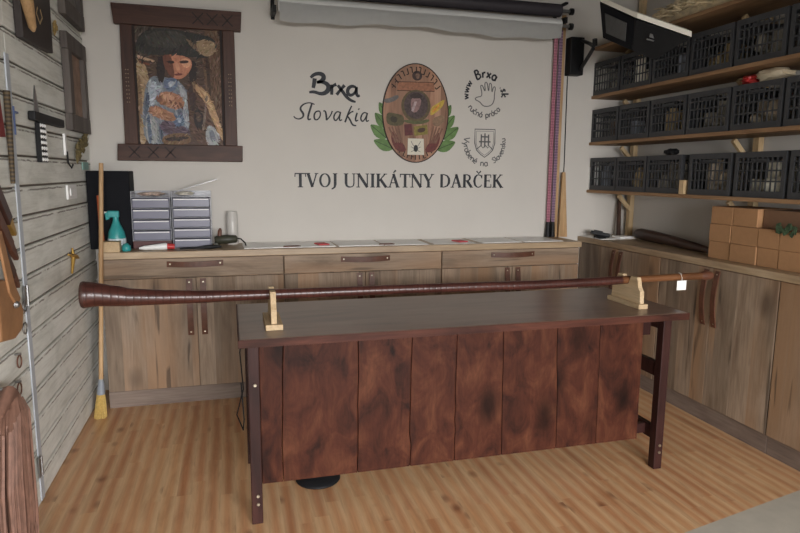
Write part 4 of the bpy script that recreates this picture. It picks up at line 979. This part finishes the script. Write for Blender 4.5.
for i, (x, o_) in enumerate(px):
    t = thing('paper_stack', 'white printed paper on the back worktop, %s counted from the organizers' % o_, 'paper', (x, 4.05, WT), 'printed papers on the back worktop')
    rr = random.Random(i); a = rr.uniform(-.03, .03); hgt = rr.uniform(.0015, .004)
    m = MB(); m.obox((x+.1, 4.043, WT+hgt/2), (.148*math.cos(a), .148*math.sin(a), 0), (-.155*math.sin(a), .155*math.cos(a), 0), (0, 0, hgt/2))
    obj('sheets', m, M['paper'], t)
    if i in (1, 4):
        m = MB(); m.obox((x+.17, 4.0, WT+hgt+.004), (.035, .008, 0), (-.01, .05, 0), (0, 0, .0035)); obj('red_leaflet', m, M['red_print'], t)
for x, lab in ((.365, 'short brown wooden pen lying between the first papers'), (.98, 'short brown wooden pen lying before the middle papers')):
    tag(obj('pen', MB().tube([(x-.05, 3.90, WT+.006), (x+.04, 3.91, WT+.006), (x+.06, 3.912, WT+.006)], [.006, .006, .002], 8), M['leather'], None, smooth=True), lab, 'pen')

# on the right worktop, back corner
tag(obj('white_sheet', MB().box(2.60, 2.90, 3.93, 4.2, WT, WT+.004), M['paper'], None), 'white paper sheet on the corner worktop under the black devices', 'paper')
t = thing('remote_control', 'black handheld device propped up on the white corner sheet', 'device', (2.66, 4.03, WT+.004))
m = MB(); m.obox((2.66, 4.03, WT+.033), (.065, -.02, -.012), (.006, .02, 0), (.004, 0, .012)); m.obox((2.64, 4.03, WT+.048), (.03, -.008, -.006), (.005, .015, 0), (.002, 0, .010)); obj('body', m, M['black'], t, .004)
obj('stand', MB().box(2.62, 2.72, 4.0, 4.06, WT+.0043, WT+.022), M['black'], t, .003)
tag(obj('phone', MB().box(2.600, 2.655, 3.95, 4.0, WT+.0043, WT+.013), M['black'], None, .003), 'flat black phone at the very corner of the white sheet', 'phone')
tag(obj('white_pad', MB().box(2.78, 2.90, 3.955, 4.06, WT+.0043, WT+.016), M['paper'], None, .001), 'small white pad near the foot of the dark stick', 'pad')

# ------------------------------------------------------------------ broom in the left corner
t = thing('broom', 'broom with a pale pole and yellow bristles leaning in the left corner', 'broom', (-.758, 3.74, 0))
bx = lambda z: (-.760+.068*z/1.455, 3.74+.10*z/1.455, z)
obj('pole', MB().tube([bx(.20), bx(.8), bx(1.455)], [.0125, .0125, .012], 12), M['stick'], t, smooth=True)
obj('collar', MB().tube([bx(.135), bx(.15), bx(.21), bx(.225)], [.022, .022, .016, .013], 14), M['ferrule'], t, smooth=True)
m = MB(); rr = random.Random(3)
for k in range(90):
    a, r = rr.uniform(0, 2*PI), math.sqrt(rr.random())
    p0 = Vector(bx(.14))+Vector((r*.019*math.cos(a), r*.017*math.sin(a), 0)); p1 = Vector((-.760+r*.034*math.cos(a), 3.735+r*.03*math.sin(a), .001))
    m.tube([p0, (p0*.5+p1*.5)+Vector((0,0,0)), p1], [.0035, .004, .003], 4)
obj('bristles', m, M['yellow'], t)

# ------------------------------------------------------------------ things hanging on the whitewashed wall
WX = XL+.0015
LF = lambda u, v, d: (d, u, v)            # u along the wall, v up, d out from the wall
def wframe(y0, y1, z0, z1, w_, lab, pic):
    t = thing('picture_frame', lab, 'picture', (WX, (y0+y1)/2, z0))
    for a, b, c, d, n_ in ((y0, y1, z1-w_, z1, 'frame_rail'), (y0, y1, z0, z0+w_, 'frame_rail'), (y0+.01, y0+w_, z0+w_+.0005, z1-w_-.0005, 'frame_stile'), (y1-w_, y1-.01, z0+w_+.0005, z1-w_-.0005, 'frame_stile')):
        obj(n_, MB().box(WX, WX+.035, a, b, c, d), M['grey_frame'], t, .003)
    obj('picture', MB().box(WX, WX+.012, y0+w_-.002, y1-w_+.002, z0+w_-.002, z1-w_+.002), pic, t)
wframe(3.66, 4.105, 1.625, 2.125, .085, 'grey-brown wooden picture frame on the plank wall above the corner box', plain('faded_print', srgb(150,122,104), .6, var=.35, scale=14))
wframe(3.67, 4.12, 2.212, 2.70, .085, 'upper grey-brown picture frame at the top of the plank wall', plain('dull_print', srgb(110,108,104), .6, var=.3, scale=14))
t = thing('carved_board', 'dark carved board hanging high on the plank wall', 'board', (WX, 3.17, 1.94))
obj('panel', MB().prism([(2.935, 1.945), (3.385, 1.962), (3.41, 2.6), (2.93, 2.6)], LF, WX, WX+.03), plain('blackened_board', srgb(52,44,42), .6), t, .004)
m = MB()
for s_ in (-1, 1): m.ribbon([(3.19+s_*.0, 2.055), (3.19+s_*.045, 2.09), (3.19+s_*.02, 2.12)], .008, LF, WX+.0295, WX+.032)
obj('carved_mark', m, plain('pale_carving', srgb(168,146,110), .6), t)
t = thing('wooden_paddle', 'pale tan horn-shaped wooden piece hanging before the dark carved board', 'ornament', (WX+.06, 2.95, 2.0))
obj('body', MB().tube([(WX+.053, 2.86, 2.32), (WX+.055, 2.88, 2.2), (WX+.055, 2.93, 2.08), (WX+.052, 2.985, 2.0), (WX+.052, 3.0, 1.985)], [.014, .02, .024, .016, .006], 12), M['stick'], t, smooth=True)
obj('hook', MB().tube([(WX+.053, 2.86, 2.318), (WX+.035, 2.86, 2.33), (WX+.029, 2.86, 2.33)], .004, 6), M['steel'], t)
m = MB(); rr = random.Random(11)
for k in range(26):
    a = rr.uniform(0, 6.28); l_ = rr.uniform(.02, .05); c = Vector((WX+.012, 3.52, 2.11)); d = Vector((.2*rr.random(), math.cos(a)*.5, math.sin(a))); m.tube([c, c+d*l_*.6, c+d*l_+Vector((0,.0,-.01))], [.004, .008, .002], 5)
tag(obj('dried_flowers', m, plain('dried_gold', srgb(150,126,78), .8, var=.4, scale=60), None), 'small dried golden bunch between the dark board and the frames', 'bunch')
# wall cross
t = thing('wall_cross', 'dark ornate cross with pale studded shaft on the plank wall', 'cross', (WX, 3.18, 1.45))
obj('bar', MB().box(WX+.004, WX+.034, 3.0, 3.49, 1.622, 1.662), M['black'], t, .006)
obj('shaft', MB().prism([(3.10, 1.448), (3.20, 1.448), (3.195, 1.621), (3.105, 1.621)], LF, WX, WX+.02), M['black'], t, .002)
obj('spike', MB().prism([(3.105, 1.6225), (3.19, 1.6225), (3.178, 1.68), (3.165, 1.73), (3.14, 1.785), (3.12, 1.73), (3.11, 1.68)], LF, WX, WX+.003), M['steel'], t, .001)
m = MB()
for k in range(7):
    for j in range(3): m.tube([(WX+.0195, 3.117+j*.032, 1.46+k*.025), (WX+.026, 3.117+j*.032, 1.46+k*.025)], [.0095, .004], 8)
obj('studs', m, M['white_pl'], t); 
tag(obj('braided_whip', MB().tube([(WX+.014, 2.725, 1.71), (WX+.014, 2.72, 1.55), (WX+.014, 2.712, 1.36)], [.012, .011, .008], 10), M['braid'], None, smooth=True), 'braided brown whip handle hanging left of the cross', 'whip')
m = MB(); m.prism([(2.60, 1.72), (2.645, 1.71), (2.68, 1.535), (2.59, 1.53)], LF, WX, WX+.012)
tag(obj('red_pennant', m, plain('dull_red_cloth', srgb(124,48,48), .8), None), 'dull red pennant at the left edge beside the braided whip', 'pennant')
t = thing('hook_clip', 'small blue clip on the plank wall left of the cross', 'clip', (WX, 2.83, 1.6)); obj('clip', MB().box(WX+.0075, WX+.013, 2.80, 2.806, 1.55, 1.66).box(WX+.0075, WX+.016, 2.806, 2.84, 1.634, 1.642), plain('blue_plastic', srgb(92,108,150), .5), t)
t = thing('wall_peg', 'pale wooden peg with a dark hook right of the cross', 'peg', (WX, 3.6, 1.44)); obj('plate', MB().box(WX, WX+.012, 3.575, 3.605, 1.49, 1.60), M['white_pl'], t, .002); obj('hook', MB().tube([(WX+.013, 3.59, 1.51), (WX+.015, 3.59, 1.45), (WX+.03, 3.595, 1.425), (WX+.035, 3.6, 1.445)], .005, 8), M['black'], t, smooth=True)
m = MB(); rr = random.Random(21)
for k in range(34):
    y = rr.uniform(3.78, 4.06); z = 1.50+(y-3.78)*.33+rr.uniform(-.03, .045); a = rr.uniform(0, 6.3); l_ = rr.uniform(.016, .03)
    m.tube([(WX+.018, y-l_*math.cos(a), z-l_*math.sin(a)), (WX+.02, y, z), (WX+.018, y+l_*math.cos(a), z+l_*math.sin(a))], [.004, .011, .003], 6)
tag(obj('dried_bunch', m, plain('dark_gold_bunch', srgb(106,94,62), .8, var=.6, scale=50), None), 'dark gold bunch hanging under the framed picture in the corner', 'bunch')
t = thing('light_switch', 'white square light switch on the plank wall', 'switch', (WX, 3.655, 1.26)); obj('plate', MB().box(WX, WX+.012, 3.56, 3.755, 1.262, 1.338), M['white_pl'], t, .004); obj('rocker', MB().box(WX+.0115, WX+.017, 3.60, 3.715, 1.28, 1.32), M['white_pl'], t, .003)
tag(obj('green_card', MB().box(WX+.0, WX+.006, 3.97, 4.12, 1.418, 1.462), plain('pale_green_card', srgb(138,176,168), .6), None, .001), 'pale green card on the plank wall just above the black corner box', 'card')
m = MB()
m.tube([(WX+.012, 3.475, .985), (WX+.016, 3.56, .968), (WX+.012, 3.63, .955), (WX+.014, 3.68, .94)], [.005, .012, .012, .004], 8); m.tube([(WX+.012, 3.56, 1.01), (WX+.016, 3.555, .96), (WX+.012, 3.52, .88)], [.004, .011, .005], 8)
tag(obj('brass_ornament', m, M['gold'], None, smooth=True), 'small brass ornament low on the plank wall beside the corner', 'ornament')
def sheath(p0, p1, wd, mt, tip, lab, nm):
    t = thing(nm, lab, 'knife', (WX, p0[0], min(p0[1], p1[1])))
    a, b = Vector(p0), Vector(p1); d = (b-a); n_ = Vector((-d.y, d.x)).normalized()*wd
    q = a+d*.78
    obj('sheath', MB().prism([tuple(a+n_), tuple(q+n_*.9), tuple(q-n_*.9), tuple(a-n_)], LF, WX+.002, WX+.022), mt, t, .004)
    obj('tip', MB().prism([tuple(q+d*.004+n_*.85), tuple(b+n_*.3), tuple(b-n_*.3), tuple(q+d*.004-n_*.85)], LF, WX+.003, WX+.02), tip, t, .003)
sheath((2.46, 1.42), (2.685, 1.165), .026, M['leather_dark'], M['gold'], 'dark sheathed knife with a yellow tip, highest of the three knives', 'sheathed_knife')
sheath((2.44, 1.32), (2.685, 1.070), .026, M['leather'], M['leather'], 'brown sheathed knife hanging between the other two knives', 'sheathed_knife')
sheath((2.46, 1.21), (2.675, .962), .024, M['leather_dark'], M['leather'], 'dark brown sheathed knife, lowest one, just above the tan pouch', 'sheathed_knife')
t = thing('leather_pouch', 'tan leather pouch with metal rings hanging at the left edge', 'pouch', (WX, 2.53, .76))
obj('body', MB().prism([(2.40, 1.03), (2.50, 1.02), (2.55, .955), (2.645, .905), (2.665, .87), (2.635, .80), (2.55, .785), (2.40, .81)], LF, WX+.003, WX+.03), M['tan_leather'], t, .012)
obj('strap', MB().prism([(2.43, 1.19), (2.47, 1.20), (2.56, .99), (2.61, .93), (2.57, .90), (2.50, .97)], LF, WX+.028, WX+.038), M['tan_leather'], t, .003)
obj('buckle', MB().tube([(WX+.034, 2.555, .915), (WX+.046, 2.555, .915)], [.016, .01], 12), M['steel'], t)
def ring(mb, c, r, w=.003):
    mb.tube([(c[0], c[1]+r*math.cos(2*PI*k/16), c[2]+r*math.sin(2*PI*k/16)) for k in range(17)], w, 6, False)
for c in ((WX+.03, 2.672, .885), (WX+.03, 2.655, .80)):
    m = MB(); ring(m, c, .022); obj('ring', m, M['steel'], t, smooth=True)
for (y, z), lab in zip(((2.617, .69), (2.592, .588), (2.622, .462)), ('upper metal key loop on the plank wall above the leather fringe', 'middle metal key loop on the plank wall beside the fringe top', 'lowest metal key loop on the plank wall right of the fringe')):
    t = thing('key_loop', lab, 'loop', (WX, y, z-.03)); m = MB(); ring(m, (WX+.012, y, z-.012), .024, .0028); obj('loop', m, M['leather'], t, smooth=True)
    obj('peg', MB().tube([(WX, y-.006, z+.018), (WX+.022, y-.006, z+.02)], .0045, 8), M['steel'], t)
# brown leather fringe on a peg
t = thing('leather_fringe', 'thick hanging bundle of brown leather strips in the left foreground', 'fringe', (WX+.05, 2.30, .02))
m = MB(); rr = random.Random(8)
for k in range(150):
    q = rr.random(); y0 = 2.26+.14*q; dx = WX+.02+.075*rr.random()
    y1 = 2.13+.285*q+rr.uniform(-.01, .01); zt = .60+.04*math.sin(PI*q); zb = rr.uniform(.02, .16)
    wv = rr.uniform(-.012, .012)
    m.tube([(dx-.012, y0, zt), (dx+.006, y0*.4+y1*.6, zt-.05), (dx+.006, y1+wv, zt*.6), (dx+.004, y1-wv*.5, zt*.3), (dx, y1+wv*.4, zb)], [.004, .0065, .006, .0055, .004], 5)
st = obj('strips', m, M['fringe'], t); st['kind'] = 'stuff'
obj('band', MB().tube([(WX+.055, 2.235, .60), (WX+.06, 2.33, .645), (WX+.055, 2.42, .605)], [.012, .03, .012], 12), M['fringe'], t, smooth=True)
obj('hook', MB().tube([(WX, 2.33, .66), (WX+.055, 2.33, .665)], .006, 8), M['steel'], t)
